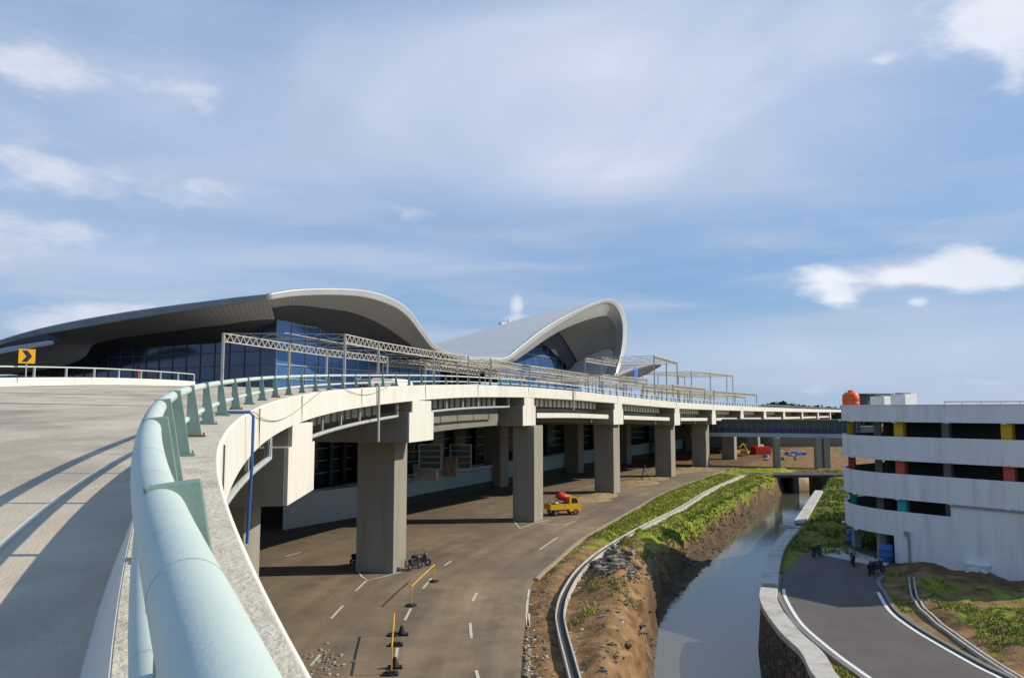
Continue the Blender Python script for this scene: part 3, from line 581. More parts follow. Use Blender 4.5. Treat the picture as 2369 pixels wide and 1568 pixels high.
# outer parapet + rail
OX = -38.9
op = [Vector((OX, Y, deckz(OX, Y))) for Y in np.arange(-14, 95.5, 1.5)]
w = empty('outer_parapet', op[0], label='low pale concrete parapet on the far left edge of the upper road', cat='parapet')
b = MB(); b.sweep(op, [(-.25,-.5),(-.25,.66),(.15,.66),(.22,-.1),(.22,-.5)]); b.build('wall', M['conc'], w, world=True)
g2 = empty('guard_railing', op[0]+Vector((0,0,.66)), label='thin pale rail with slim posts on top of the far left parapet', cat='railing')
b = MB(); b.tube([q+Vector((0,0,1.52)) for q in op], .06, 8); b.build('top_rail', M['tube'], g2, world=True)
for i in range(0, len(op), 3):
    b = MB(); b.box(op[i]+Vector((0,0,1.08)), (.16,.09,.84)); b.build('post', M['tube'], g2, world=True)
# chevron sign
def chevron(px, py, Y, size, label):
    c = P(px, py, Y); r = empty('chevron_sign', (c.x, c.y, deckz(OX, Y)+.66), label=label, cat='road sign'); h = size/2
    ang = math.atan2(c.x, c.y)
    q = MB(); q.box((0,.05,(c.z-r.location.z)/2), (.09,.09,c.z-r.location.z)); q.build('pole', M['pipe'], r)
    z = c.z-r.location.z; q = MB(); q.box((0,-.02,z), (size,.03,size)); q.build('sign_plate', mat('sign_yellow', (.85,.42,.02), rough=.4), r)
    q = MB(); a, w_ = h*.80, h*.72; pts = [(-.62*h, a), (.05*h, a), (.62*h, 0), (.05*h, -a), (-.62*h, -a), (-.05*h, 0)]
    n = 6; q.add([(x, -.045, z+v) for x, v in pts]+[(x, -.036, z+v) for x, v in pts], [(0,5,2,1),(5,4,3,2),(0,1,n+1,n),(1,2,n+2,n+1),(2,3,n+3,n+2),(3,4,n+4,n+3),(4,5,n+5,n+4),(5,0,n,n+5)]); q.build('arrow', M['black'], r)
    r.rotation_euler = (0,0,-ang)
chevron(62, 824, 60.2, 1.12, 'yellow square road sign with black chevron arrow pointing right, above the left parapet')
c = P(347, 853, 80); b = empty('small_sign', (OX, 80, deckz(OX, 80)+.6), label='small dark sign on an orange stub pole on the left parapet', cat='road sign')
q = MB(); q.box((0,0,.55), (.08,.08,1.1)); q.build('pole', M['orange'], b); q = MB(); q.box((0,-.06,1.25), (.45,.04,.4)); q.build('sign_plate', M['black'], b)

# ------------------------------------------------------------------ terminal
R0 = Vector((-30.1, 98.6, 0)); DV = Vector((.454,.891,0)); BV = Vector((-.891,.454,0))
def FP(px, py, v):      # point in the vertical plane parallel to the front, v metres behind the roof edge
    rr_ = ray(px, py); o = R0+BV*v; n = Vector((DV.y, -DV.x, 0)); t = (o.dot(n))/(rr_.x*n.x+rr_.y*n.y); return Vector((rr_.x*t, rr_.y*t, CAMZ+rr_.z*t))
def SPt(px, py, u):     # point in the vertical plane parallel to the side facade
    rr_ = ray(px, py); o = R0+DV*u; t = o.dot(DV)/(rr_.x*DV.x+rr_.y*DV.y); return Vector((rr_.x*t, rr_.y*t, CAMZ+rr_.z*t))
def loftobj(name, rows, m, parent, n=60, sub=6, smooth=True, thick=0):
    rs = [catmull(r, n) for r in rows]; out = []
    for i in range(len(rs)-1):
        for k in range(sub): out.append([a.lerp(c, k/sub) for a, c in zip(rs[i], rs[i+1])])
    out.append(rs[-1]); b = MB(); b.loft(out); o = b.build(name, m, parent, smooth=smooth, world=True)
    at = o.data.attributes.new('uvw', 'FLOAT_VECTOR', 'POINT'); arr = []
    for i in range(len(out)):
        for j in range(n): arr += [j/(n-1), i/(len(out)-1), 0]
    at.data.foreach_set('vector', arr)
    if thick: s_ = o.modifiers.new('s', 'SOLIDIFY'); s_.thickness = thick; s_.offset = 0
    return o
tm = empty('terminal_building', (-30, 110, 0), label='large airport terminal with glass facades under two sweeping wave shaped grey metal roofs', cat='terminal')
# front rim of roof A and valley and roof B
rimA = [FP(*q, 0) for q in ((618,680),(680,670),(760,667),(830,670),(880,680),(925,700),(955,728),(978,762),(1000,792),(1030,812),(1080,824),(1160,828))]
rimAl = [FP(*q, .3) for q in ((618,693),(680,685),(760,682),(830,686),(880,698),(922,717),(950,743),(974,775),(997,803),(1028,820),(1078,832),(1158,838))]
loftobj('roof_rim', [rimA, rimAl], M['rim'], tm, thick=.3)
sideT = [SPt(*q, 0) for q in ((622,680),(560,686),(480,696),(400,706),(300,720),(200,737),(120,753),(60,768),(0,786),(-80,812),(-200,860))]
sideL = [SPt(*q, .3) for q in ((622,693),(560,701),(480,713),(400,724),(300,740),(200,757),(120,771),(60,783),(0,799),(-80,822),(-200,868))]
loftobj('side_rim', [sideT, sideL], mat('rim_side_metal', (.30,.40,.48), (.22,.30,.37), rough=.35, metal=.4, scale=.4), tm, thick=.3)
# soffits A front
s1 = rimAl[:9]; s2 = [FP(*q, 12.2) for q in ((637,739),(665,743),(700,749),(755,766),(820,788),(870,803),(905,818),(950,838),(985,850))]
mid = [FP(*q, 5.5) for q in ((628,712),(680,706),(745,712),(810,722),(865,742),(905,765),(940,790),(968,812),(992,826))]
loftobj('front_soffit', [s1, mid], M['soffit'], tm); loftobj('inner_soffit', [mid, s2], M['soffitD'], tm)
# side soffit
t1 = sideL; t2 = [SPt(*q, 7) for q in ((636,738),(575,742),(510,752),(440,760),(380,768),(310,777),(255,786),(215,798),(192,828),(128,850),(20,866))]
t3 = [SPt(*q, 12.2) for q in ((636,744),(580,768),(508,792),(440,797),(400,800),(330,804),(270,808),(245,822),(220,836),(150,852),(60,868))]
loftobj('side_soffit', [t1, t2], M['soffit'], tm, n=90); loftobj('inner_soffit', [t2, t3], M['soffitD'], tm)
# left lower fascia strip
st = [SPt(*q, -1.2) for q in ((-60,818),(0,806),(60,796),(112,788),(124,790))]; sl_ = [SPt(*q, -1.2) for q in ((-60,832),(0,819),(60,808),(108,800),(124,796))]
loftobj('lower_rim', [st, sl_], M['pipe'], tm, n=16, thick=.2)
st = [SPt(*q, -.8) for q in ((10,800),(60,782),(105,774),(132,782),(140,789))]; sl2 = [SPt(*q, -.8) for q in ((10,806),(60,796),(108,789),(126,789),(140,791))]
loftobj('dark_crescent', [st, sl2], M['soffitD'], tm, n=16, thick=.1)  # dark crescent sheet above the lower fascia strip
# top of roof A: shell behind the rims
rows = []
rf = catmull(rimA, 60)
lf = catmull(sideT, 24)
for j in range(24):
    q0 = lf[j]; rows.append([Vector((rf[i].x+(q0.x-rf[0].x), rf[i].y+(q0.y-rf[0].y), rf[i].z-(rf[0].z-q0.z)*1.0-.15)) for i in range(60)])
rows[0] = [q-Vector((0,0,.05)) for q in rows[0]]
b = MB(); b.loft(rows); b.build('roof_shell', M['roof'], tm, smooth=True, world=True)
# roof B
rimB = [FP(*q, 0) for q in ((1060,828),(1160,829),(1200,803),(1245,768),(1290,739),(1340,714),(1380,698),(1408,692),(1430,702),(1445,730),(1449,770),(1443,820),(1424,872))]
rB2 = [FP(*q, .4) for q in ((1062,836),(1162,837),(1205,812),(1250,778),(1294,749),(1341,723),(1379,706),(1404,700),(1422,709),(1435,735),(1439,772),(1434,820),(1418,876))]
loftobj('roof_rim', [rimB, rB2], M['rim'], tm, thick=.4)
rB3 = [FP(*q, 3) for q in ((1066,840),(1172,840),(1215,818),(1262,785),(1302,762),(1345,744),(1378,734),(1400,731),(1414,740),(1423,758),(1424,785),(1419,825),(1400,870))]
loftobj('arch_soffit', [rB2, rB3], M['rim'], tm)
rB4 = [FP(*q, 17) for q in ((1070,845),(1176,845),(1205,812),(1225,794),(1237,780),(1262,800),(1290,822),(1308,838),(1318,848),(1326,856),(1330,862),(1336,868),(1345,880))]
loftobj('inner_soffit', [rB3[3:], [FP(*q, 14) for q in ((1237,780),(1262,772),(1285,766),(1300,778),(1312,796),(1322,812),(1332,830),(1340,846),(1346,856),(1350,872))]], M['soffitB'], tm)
loftobj('louvre_wall', [[FP(*q, 14.2) for q in ((1237,779),(1262,771),(1287,765),(1312,790),(1334,830),(1350,868))], [FP(*q, 15.5) for q in ((1237,780),(1252,792),(1270,806),(1292,826),(1312,848),(1326,870))]], M['louvre'], tm)
rows = []; rbf = catmull(rimB, 70)
gfun = [(0,1),(10,.95),(20,.87),(40,.64),(60,.42),(85,.2),(110,.02)]
for v in (0,5,10,20,30,40,55,70,85,100,110):
    g_ = float(np.interp(v, [a for a, _ in gfun], [c for _, c in gfun])); rows.append([Vector((q.x+BV.x*v, q.y+BV.y*v, 19+(q.z-19)*g_ if q.z > 19 else q.z)) for q in rbf])
b = MB(); b.loft(rows); o = b.build('roof_shell', ribbed('seamed_roof', (.56,.58,.58), (.44,.46,.47), 70), tm, smooth=True, world=True)
at = o.data.attributes.new('uvw', 'FLOAT_VECTOR', 'POINT'); at.data.foreach_set('vector', [v for i in range(len(rows)) for j in range(70) for v in (j/69, i/10, 0)])
# small roof plant on shell B
c = FP(1170,742,30); b = MB(); b.box(c+Vector((0,0,-.9)), (4,2,.7), .5); b.box(c+Vector((1,0,-.1)), (.8,.8,1.0), .5); b.build('roof_hatch', M['white'], tm, world=True)
# facades: front glass and side glass
C0 = R0+DV*12.2+BV*12.2
def facade(a, dirv, length, ztop, m, mm, name, zs, step=3.2, z0=13.0, clip=None):
    q = MB(); n = 40; rows = [[], []]
    for i in range(n+1):
        t = length*i/n; p_ = a+dirv*t; rows[0].append(Vector((p_.x, p_.y, z0))); rows[1].append(Vector((p_.x, p_.y, ztop(t))))
    q.loft(rows); g_ = q.build(name, m, tm, world=True)
    q = MB(); nrm = Vector((dirv.y, -dirv.x, 0))
    if nrm.y > 0: nrm = -nrm
    for zl in zs:
        seg = []
        for i in range(n+1):
            t = length*i/n; p_ = a+dirv*t+nrm*.12
            if ztop(t) > zl: seg.append(Vector((p_.x, p_.y, zl)))
            else:
                if len(seg) > 1: q.sweep(seg, [(-.06,-.07),(-.06,.07),(.06,.07),(.06,-.07)])
                seg = []
        if len(seg) > 1: q.sweep(seg, [(-.06,-.07),(-.06,.07),(.06,.07),(.06,-.07)])
    t = 0
    while t < length:
        p_ = a+dirv*t+nrm*.1; q.bar((p_.x, p_.y, z0), (p_.x, p_.y, ztop(t)), .07); t += step
    q.build('mullion_grid', mm, tm if False else g_, world=False); q2 = g_.children[0]; q2.location = -Vector(tm.location)
    return g_
def toptab(pts, a, dirv):   # height of glass top from lofted soffit curve
    cc = catmull(pts, 80); ts = [(p_-a).dot(dirv) for p_ in cc]; zs_ = [p_.z for p_ in cc]; order = np.argsort(ts); T = np.array(ts)[order]; Z = np.array(zs_)[order]
    return lambda t: float(np.interp(t, T, Z))
A0 = R0+BV*12.2
def at0(v): return R0+BV*v
fz = toptab(s2, at0(12.2), DV); u0 = 12.2
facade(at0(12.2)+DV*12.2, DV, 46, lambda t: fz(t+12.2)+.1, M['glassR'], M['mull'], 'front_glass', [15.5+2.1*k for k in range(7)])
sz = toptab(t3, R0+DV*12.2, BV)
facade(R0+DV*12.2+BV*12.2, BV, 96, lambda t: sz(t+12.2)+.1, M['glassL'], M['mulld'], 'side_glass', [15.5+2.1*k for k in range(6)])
# glass of roof B
bz = toptab(rB4[1:11], at0(17), DV)
pa = [FP(1150,890,17), FP(1340,890,17)]
Lb = (pa[1]-pa[0]).length; a_ = Vector((pa[0].x, pa[0].y, 0)); t0 = (a_-at0(17)).dot(DV)
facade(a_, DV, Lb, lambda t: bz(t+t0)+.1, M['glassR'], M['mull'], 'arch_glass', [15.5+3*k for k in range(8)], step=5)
# base between: low body so nothing shows through
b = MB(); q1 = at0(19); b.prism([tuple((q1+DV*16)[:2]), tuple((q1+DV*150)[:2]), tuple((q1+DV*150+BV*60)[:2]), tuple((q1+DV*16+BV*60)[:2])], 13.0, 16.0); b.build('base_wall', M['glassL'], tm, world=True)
# east wing roof beyond the arch
wg = empty('wing_canopy', FP(1440,870,0), label='dark sloping wing roof seen beyond the arched roof behind the steel frames', cat='roof')
t_ = [FP(*q, 0) for q in ((1428,872),(1460,858),(1500,846),(1528,843))]; l_ = [FP(*q, 1) for q in ((1432,886),(1462,878),(1500,862),(1528,846))]
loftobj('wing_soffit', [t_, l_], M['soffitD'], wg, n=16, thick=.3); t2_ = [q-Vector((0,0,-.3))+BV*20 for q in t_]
loftobj('wing_top', [[q+Vector((0,0,.2)) for q in t_], t2_], M['grey'], wg, n=16, thick=.2)
c = FP(1470,868,-6); b = MB(); rr2 = []
for j in range(7): rr2.append([c+DV*((i-3)*.55+.1*math.sin(j+i))+Vector((0,.25*math.sin(i*1.7+j),2.2-j*.85)) for i in range(7)])
b.loft(rr2); o = b.build('blue_sheet', M['tarp'], smooth=True); s_ = o.modifiers.new('s', 'SOLIDIFY'); s_.thickness = .08; tag(o, 'bright blue sheet hanging under the dark wing roof', 'sheet')
# ------------------------------------------------------------------ lower level under the deck
FB = [G(655,1226), G(840,1194), G(960,1163), G(1200,1113), G(1400,1073), Vector((66,262,0)), Vector((120,365,0))]
FBv = [Vector((p.x, p.y, 0)) for p in FB]
hd = empty('hoarding_fence', FBv[0], label='pale corrugated sheet hoarding fence in shade left of the large pier', cat='fence')
d0 = (FBv[1]-FBv[0]).normalized(); pts = []; ln = (FBv[1]-FBv[0]).length+2
for i in range(int(ln/.15)):
    pts.append(FBv[0]+d0*i*.15+Vector((d0.y,-d0.x,0))*(.05 if i % 2 else -.05))
b = MB(); b.sweep(pts, [(-.03,.05),(-.03,3.7),(.03,3.7),(.03,.05)]); b.build('sheet', M['hoard'], hd, world=True)
b = MB()
for i in range(0, int(ln), 3): b.bar(FBv[0]+d0*i+Vector((-.12,.12,0)), FBv[0]+d0*i+Vector((-.12,.12,3.6)), .05)
b.build('frame', M['grey'], hd, world=True)
tw = empty('podium_wall', FBv[1], label='long teal grey wall with pale coping running in the shade below the viaduct', cat='wall')
path = []
for i in range(1, len(FBv)-1):
    for k in range(8): path.append(FBv[i].lerp(FBv[i+1], k/8))
path = [q+Vector((.3,-.0,0)) for q in path]
b = MB(); b.sweep(path, [(-.4,1.1),(-.4,3.2),(0,3.2),(0,1.1)]); b.build('wall', M['tealwall'], tw, world=True)
b = MB(); b.sweep(path, [(-.6,3.22),(-.6,3.75),(.25,3.75),(.25,3.5),(.02,3.22)]); b.build('coping', M['pipe'], tw, world=True)
b = MB(); b.sweep(path, [(-.5,0),(-.5,1.09),(.05,1.09),(.35,0)]); b.build('plinth', M['dark'], tw, world=True)
# lower terminal wall behind
lw = empty('lower_building', FBv[0]+Vector((-8,6,0)), label='dark glazed lower storey of the terminal behind the fence under the viaduct', cat='building')
nrm = Vector((-.9,.43,0)); wp = [q+nrm*9 for q in ([FBv[0]+(FBv[0]-FBv[1])*1.2]+FBv)]
b = MB(); b.sweep(wp, [(-.3,3.0),(-.3,12.6),(0,12.6),(0,3.0)]); b.build('glass_wall', M['glassD'], lw, world=True)
b = MB(); b.sweep(wp, [(0,0),(0,3.0),(2.6,3.0),(2.6,0)]); b.build('plinth', M['slab'], lw, world=True)
b = MB()
for z in (4.6,6.2,7.8,9.4,11): b.sweep(wp, [(.02,z),(.02,z+.14),(.2,z+.14),(.2,z)])
b.build('louvre_rail', M['hoard'], lw, world=True)
b = MB(); b.sweep(wp, [(2.61,2.6),(2.61,3.1),(2.9,3.1),(2.9,2.6)]); b.build('ledge', M['white'], lw, world=True)
for i in range(10, 30):
    t = i/30*(len(wp)-1); k = int(t); q = wp[k].lerp(wp[min(k+1, len(wp)-1)], t-k)
    b = MB(); b.box(q+Vector((.5,-.25,6.5)), (1.3 if i % 3 else 2.6,.4,7), -1.1); b.build('wall_pier', M['slab'], lw, world=True)
# ------------------------------------------------------------------ steel canopy frames on the deck
def interp_line(pts, Y):
    ys_ = [p_[1] for p_ in pts]; return float(np.interp(Y, ys_, [p_[0] for p_ in pts]))
LB = [(-16.6,76),(-14.8,84.8),(-10.1,98.8),(-6.1,107),(-3.1,113),(1.6,126),(9,140),(17,156),(25,172),(34,190),(46,214),(60,240),(76,272),(90,300)]
LA = [(-28.3,75),(-25.3,87),(-23.1,95.6),(-17.8,109.6),(-14,124),(-6,141),(3,158),(12,175),(22,195),(34,219),(48,246),(64,278),(78,305)]
def ztop(Y): return CAMZ+7.4-max(0, Y-113)*.014
def truss(mb, a, c, dep=.8, w=.075, step=1.1):
    a = Vector(a); c = Vector(c); w *= 1.45 if a.y > 140 else 1.0; n = max(2, int((c-a).length/step)); dn = Vector((0,0,-dep)); mb.bar(a, c, w); mb.bar(a+dn, c+dn, w)
    for i in range(n):
        p0 = a.lerp(c, i/n); p1 = a.lerp(c, (i+1)/n); m_ = p0.lerp(p1, .5)+dn
        mb.bar(p0, m_, w*.75); mb.bar(m_, p1, w*.75)
def canopy(ya, lab, left, right, zt, group='steel canopy frames along the upper road'):
    base = Vector((right[0][0], right[0][1], deckz(*right[0]))); r = empty('canopy_frame', base, label=lab, cat='steel frame', group=group)
    for q in list(left)+list(right):
        z0_ = deckz(q[0], q[1]); m_ = MB(); m_.bar((q[0], q[1], z0_), (q[0], q[1], zt(q[1])), .16); m_.build('post', M['steel'], r, world=True)
    for ln_ in (left, right):
        m_ = MB()
        for a, c in zip(ln_[:-1], ln_[1:]): truss(m_, (a[0], a[1], zt(a[1])), (c[0], c[1], zt(c[1])))
        m_.build('side_truss', M['steel'], r, world=True)
    for a, c in zip(left, right): m_ = MB(); truss(m_, (a[0], a[1], zt(a[1])), (c[0], c[1], zt(c[1])), .5, .035, 2.2); m_.build('cross_truss', M['steel'], r, world=True)
    for f in ((.5,) if lab is labs[0] else (.25,.5,.75)):
        m_ = MB()
        for i in range(len(left)-1):
            a = Vector((*left[i], 0)).lerp(Vector((*right[i], 0)), f); c = Vector((*left[i+1], 0)).lerp(Vector((*right[i+1], 0)), f)
            a.z = zt(a.y)+.1; c.z = zt(c.y)+.1; (m_.bar(a, c, .05) if lab is labs[0] else truss(m_, a, c, .5, .04, 1.8))
        m_.build('purlin', M['steel'], r, world=True)
labs = ['first and nearest steel canopy frame, tall pale posts and open truss before the blue glass', 'second steel canopy frame from the left, below the low point between the roofs', 'third steel canopy frame, just left of the arched roof opening', 'fourth steel canopy frame, in front of the arched roof opening', 'fifth low steel canopy frame, right of the arched roof', 'sixth low steel canopy frame, farthest right along the upper road']
def lineA(n0, n1): return LA[n0:n1]
canopy(0, labs[0], LA[0:4], LB[0:3]+[LB[3]], ztop)
canopy(0, labs[1], LA[4:6], LB[4:6], ztop)
canopy(0, labs[2], [(-5,143),(-1,151),(3,158)], [(3,129),(9,140),(15,152)], ztop)
canopy(0, labs[3], [(5,162),(12,175),(20,191)], [(18,158),(25,172),(33,188)], ztop)
canopy(0, labs[4], [(22,195),(28,207),(34,219)], [(36,194),(41,204),(47,216)], ztop)
canopy(0, labs[5], [(38,226),(48,246),(64,278),(78,305)], [(51,224),(60,240),(76,272),(92,304)], ztop)
canopy(0, 'pale open steel frame standing behind the second one, below the roof valley', [(-22,131),(-17,142),(-12,153)], [(-9,126),(-4,137),(1,148)], lambda Y: CAMZ+8.2)
canopy(0, 'open steel frame close behind the railing, below the right foot of the arched roof', [(30,176),(37,190),(44,204)], [(36,172),(43,186),(50,200)], lambda Y: CAMZ+5.4)
canopy(0, 'wide low steel frame filling the gap below the tall slender frames', [(40,210),(52,232),(66,256)], [(54,206),(66,228),(80,252)], lambda Y: CAMZ+4.9)
canopy(0, 'dense steel frame before the dark louvred side of the arched roof', [(8,178),(15,190),(22,202)], [(20,170),(27,182),(34,194)], lambda Y: CAMZ+7.6)
zh = lambda Y: CAMZ+11.8
canopy(0, 'tall dark posted steel frame rising against the sky just right of the arched roof', [(17,178),(22,189),(27,199)], [(31.5,170),(36.6,182),(41.7,194)], zh)
canopy(0, 'tall slender steel frame farthest right against the sky above the low frames', [(42,248),(49,258),(58,268),(62,276)], [(56,240),(64.5,250),(74,265),(77.5,270)], zh)
# light fittings/brackets
# ------------------------------------------------------------------ garage
GA = empty('parking_garage', G(2000,1280), label='four storey grey parking garage with rounded corner and coloured columns at the right', cat='parking garage')
g0 = Vector((32.7,66.4,0)); GE = 15.5; gd = Vector((.6,-.8,0)); gr_ = Vector((.8,.6,0)); RR = 8.06
cen = g0+gr_*RR
def gpt(s, inset=0):   # s>=0 along the straight facade, s<0 round the corner then back
    if s >= 0: return g0+gd*s+gr_*inset
    arcL = RR*math.pi/2
    if s > -arcL:
        th = -s/RR; nv = -gr_*math.cos(th)+(-gd)*math.sin(th); return cen+nv*(RR-inset)
    e = -s-arcL; return cen+(-gd)*(RR-inset)+gr_*e
def gpath(s0_, s1_, inset=0):
    n = max(2, int((s1_-s0_)/.7)); return [gpt(s0_+(s1_-s0_)*i/n, inset) for i in range(n+1)]
def band(z0_, z1_, s0_=-45, s1_=15.5, th=.25, name='parapet_band', m='wallg', inset=0, nm=None):
    q = MB(); q.sweep(gpath(s0_, s1_, inset), [(0,z0_),(0,z1_),(-th,z1_),(-th,z0_)] if True else None); return q.build(name, M[m], GA, world=True)
for z0_, z1_ in ((11.9,13.3),(8.62,10.65),(5.38,7.5)): band(z0_, z1_)
band(2.3, 4.35, -45, 4.4); band(-.2, 5.379, 4.4, GE, name='solid_wall'); band(-.2, 2.299, -.3, 4.4, name='solid_wall')
band(5.18, 5.376, 4.4, GE, th=.14, inset=-.12, name='ledge', m='grey'); band(13.3, 13.38, -45, GE, th=.35, inset=-.05, name='coping', m='wallg')
fpoly = [tuple(gpt(s_, .3)[:2]) for s_ in np.arange(-45, GE-.1, 1.2)]+[tuple(gpt(GE-.3,.3)[:2]), tuple((gpt(GE-.3)+gr_*42)[:2])]
cpoly = [tuple(gpt(s_, 3.6)[:2]) for s_ in np.arange(-44, GE-5, 1.2)]+[tuple((gpt(GE-5)+gr_*38)[:2])]
q = MB(); q.sweep([gpt(GE-.12, .3), gpt(GE-.12, 42)], [(-.12,-.2),(-.12,13.3),(.12,13.3),(.12,-.2)]); q.build('end_wall', M['wallg'], GA, world=True)
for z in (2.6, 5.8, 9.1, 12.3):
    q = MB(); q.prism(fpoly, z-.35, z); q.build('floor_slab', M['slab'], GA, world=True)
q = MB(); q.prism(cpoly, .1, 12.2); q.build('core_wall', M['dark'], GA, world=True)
q = MB(); q.prism(fpoly, .0, .08); q.build('ground_slab', M['slab'], GA, world=True)
cols = [-9.4, .25, 8.6]
for z0_, z1_, m_ in ((9.1,12.0,'yel'),(5.8,8.8,'red'),(2.6,5.5,'teal')):
    for i, s_ in enumerate(cols):
        if m_ == 'teal' and s_ > 4: continue
        p_ = gpt(s_, .75); dq = gpt(s_+.1)-gpt(s_); q = MB(); q.box((p_.x, p_.y, (z0_+z1_)/2), (.78,.6,z1_-z0_), math.atan2(dq.y, dq.x)); q.build('coloured_column', M[m_], GA, world=True)
        s2_ = s_+(5.2 if s_ < -5 else 3.2)
        if not (m_ == 'teal' and s2_ > 4):
            p_ = gpt(s2_, 2.2); q = MB(); q.box((p_.x, p_.y, (z0_+z1_)/2), (.6,.6,z1_-z0_), math.atan2(dq.y, dq.x)); q.build('inner_column', M['grey'], GA, world=True)
for z in (11.95, 8.75, 5.45, 2.3):
    for s_ in (-8.5,-4.4,.2,4.5,8.7,13):
        if z < 3 and s_ > 0: continue
        p_ = gpt(s_, -.1); q = MB(); q.box((p_.x, p_.y, z), (.28,.28,.22), .6); q.build('scupper', M['wallg'], GA, world=True)
for s_ in (-7.2, -2.2):
    p_ = gpt(s_, .8); q = MB(); q.box((p_.x, p_.y, 1.2), (.6,.6,2.3)); q.build('inner_column', M['grey'], GA, world=True)
p_ = gpt(1.0, -.12); q = MB(); q.tube([(p_.x, p_.y, .1),(p_.x, p_.y, 2.2),(p_.x-.2, p_.y-.1, 2.5)], .09, 8); q.lathe((p_.x-.25, p_.y-.15, 2.4), [(.05,0),(.22,.05),(.22,.4),(.05,.45)], 10); o = q.build('vent_pipe', M['grey']); tag(o, 'grey vent pipe standing against the garage wall right of its doorway', 'pipe')
# roof things
c = P(1968, 928, 77); c.z = 13.2
tk = empty('water_tank', c, label='bright orange plastic water tank on the corner of the garage roof', cat='water tank')
q = MB(); q.lathe((0,0,0), [(.72,0),(.80,.1),(.80,.5),(.76,.55),(.80,.6),(.80,1.05),(.76,1.1),(.78,1.2),(.5,1.45),(.25,1.5)], 24); q.build('tank_body', M['orange'], tk, smooth=True); q = MB(); q.lathe((0,0,1.5), [(.25,0),(.25,.15),(.1,.2)], 14); q.build('lid', M['orange'], tk)
c = P(2010, 930, 84); c.z = 13.1; b = MB(); b.box(c+Vector((0,0,.7)), (3.2,3,1.5), .3); b.box(c+Vector((0,0,1.5)), (3.6,3.4,.12), .3); o = b.build('roof_shed', M['slab']); tag(o, 'low grey roof shed behind the orange tank', 'roof shed')
def acbox(px, Y, w, h, label):
    c_ = P(px, 930, Y); r_ = empty('rooftop_unit', (c_.x, c_.y, 13.0), .6, label, 'roof unit'); q_ = MB(); q_.box((0,0,h/2+.35), (w,1.4,h)); q_.build('casing', M['white'], r_, bevel=.04)
    q_ = MB()
    for x_ in (-w/4, w/4): q_.lathe((x_,0,h+.35), [(.42,0),(.45,.12),(.38,.14)], 14)
    q_.build('fan_guard', M['grey'], r_)
    q_ = MB()
    for x_ in (-w/2+.15, w/2-.15): q_.box((x_,0,.19), (.12,1.2,.34))
    q_.build('foot', M['grey'], r_); return r_
acbox(2040, 74, 1.7, .85, 'smaller white rooftop unit beside the grey shed on the garage'); acbox(2090, 71, 2.0, 1.0, 'larger bright white rooftop unit, right one of the pair on the garage')
p0 = gpt(3, 3); p1 = gpt(14.5, 3); b = MB(); b.tube([(p0.x, p0.y, 13.62),(p1.x, p1.y, 13.62)], .07, 8)
for i in range(9): q_ = p0.lerp(p1, i/8); b.bar((q_.x, q_.y, 12.9), (q_.x, q_.y, 13.62), .04)
o = b.build('roof_pipe', M['white']); tag(o, 'low white pipe run along the garage roof to the right of the units', 'pipe')
p_ = G(2263,1334); b = MB(); b.box((p_.x, p_.y, .55), (1.5,.9,.75), -.9); b.box((p_.x, p_.y, .97), (1.7,1.1,.08), -.9); b.box((p_.x-.4, p_.y-.3, .5), (.5,.4,.5), -.9)
for k in (-1,1): b.box((p_.x+k*.45, p_.y-k*.5, .1), (.15,.15,.4))
o = b.build('pump_cabinet', M['white']); tag(o, 'small white cabinet standing in the dirt at the foot of the garage wall', 'cabinet')
# ------------------------------------------------------------------ skybridge and distance
sb = empty('skybridge', (60,178,0), label='glazed grey footbridge with blue panels crossing under the viaduct to the garage', cat='footbridge')
a = P(1600,985,186); c = P(1990,985,172); 
pa_ = [Vector((a.x, a.y, 0)), Vector((c.x, c.y, 0))]
b = MB(); b.sweep(pa_, [(-1.8,6.6),(-1.8,7.5),(1.8,7.5),(1.8,6.6)]); b.build('deck_beam', M['pipe'], sb, world=True)
b = MB(); b.sweep(pa_, [(-1.7,7.5),(-1.7,8.6),(1.68,8.6),(1.68,7.5)]); b.build('blue_panel', mat('blue_panel', (.03,.04,.09), (.05,.07,.15), scale=1.2), sb, world=True)
b = MB(); b.sweep(pa_, [(-1.6,8.6),(-1.6,10.4),(1.5,10.4),(1.5,8.6)]); b.build('glass_wall', M['glassD'], sb, world=True)
b = MB(); b.sweep(pa_, [(-2.1,10.4),(-2.1,10.7),(2.1,10.7),(2.1,10.4)])
for i in range(26): q_ = pa_[0].lerp(pa_[1], i/25); b.box((q_.x, q_.y-1.75, 9), (.14,.14,3))
b.build('roof_and_posts', M['girder'], sb, world=True)
for px_ in (1797, 1893, 1912): 
    q_ = G(px_, 1082); b = MB(); b.box((q_.x, q_.y, 3.3), (1.3,1.3,6.6)); b.build('support_column', M['pier'], sb, world=True)
# far trees
def treeline(x0_, x1_, y_, h, n, label):
    r_ = MB(); 
    for i in range(n):
        x_ = random.uniform(x0_, x1_); yy = y_+random.uniform(-15,15); hh = h*(.55+.45*mnoise.noise(Vector((x_*.03,0,0)))+random.uniform(0,.25)); z_ = hh*random.random()**.6
        for k in range(2):
            e = Vector((random.uniform(-1,1), random.uniform(-1,1), random.uniform(-.6,.9))).normalized(); f_ = e.cross(Vector((.3,.2,1))).normalized(); s_ = random.uniform(.8,2.0); c_ = Vector((x_, yy, z_))
            r_.add([c_+e*s_, c_+f_*s_*.7, c_-e*s_, c_-f_*s_*.7], [(0,1,2,3)])
    o_ = r_.build('treeline', mat('far_foliage', (.05,.09,.03), (.03,.06,.02), scale=.3)); tag(o_, label, 'trees', kind='stuff')
treeline(150, 245, 520, 19.5, 7000, 'band of dark green trees on the horizon above the viaduct')
treeline(360, 640, 560, 14, 5000, 'thin band of far trees behind the garage roof')
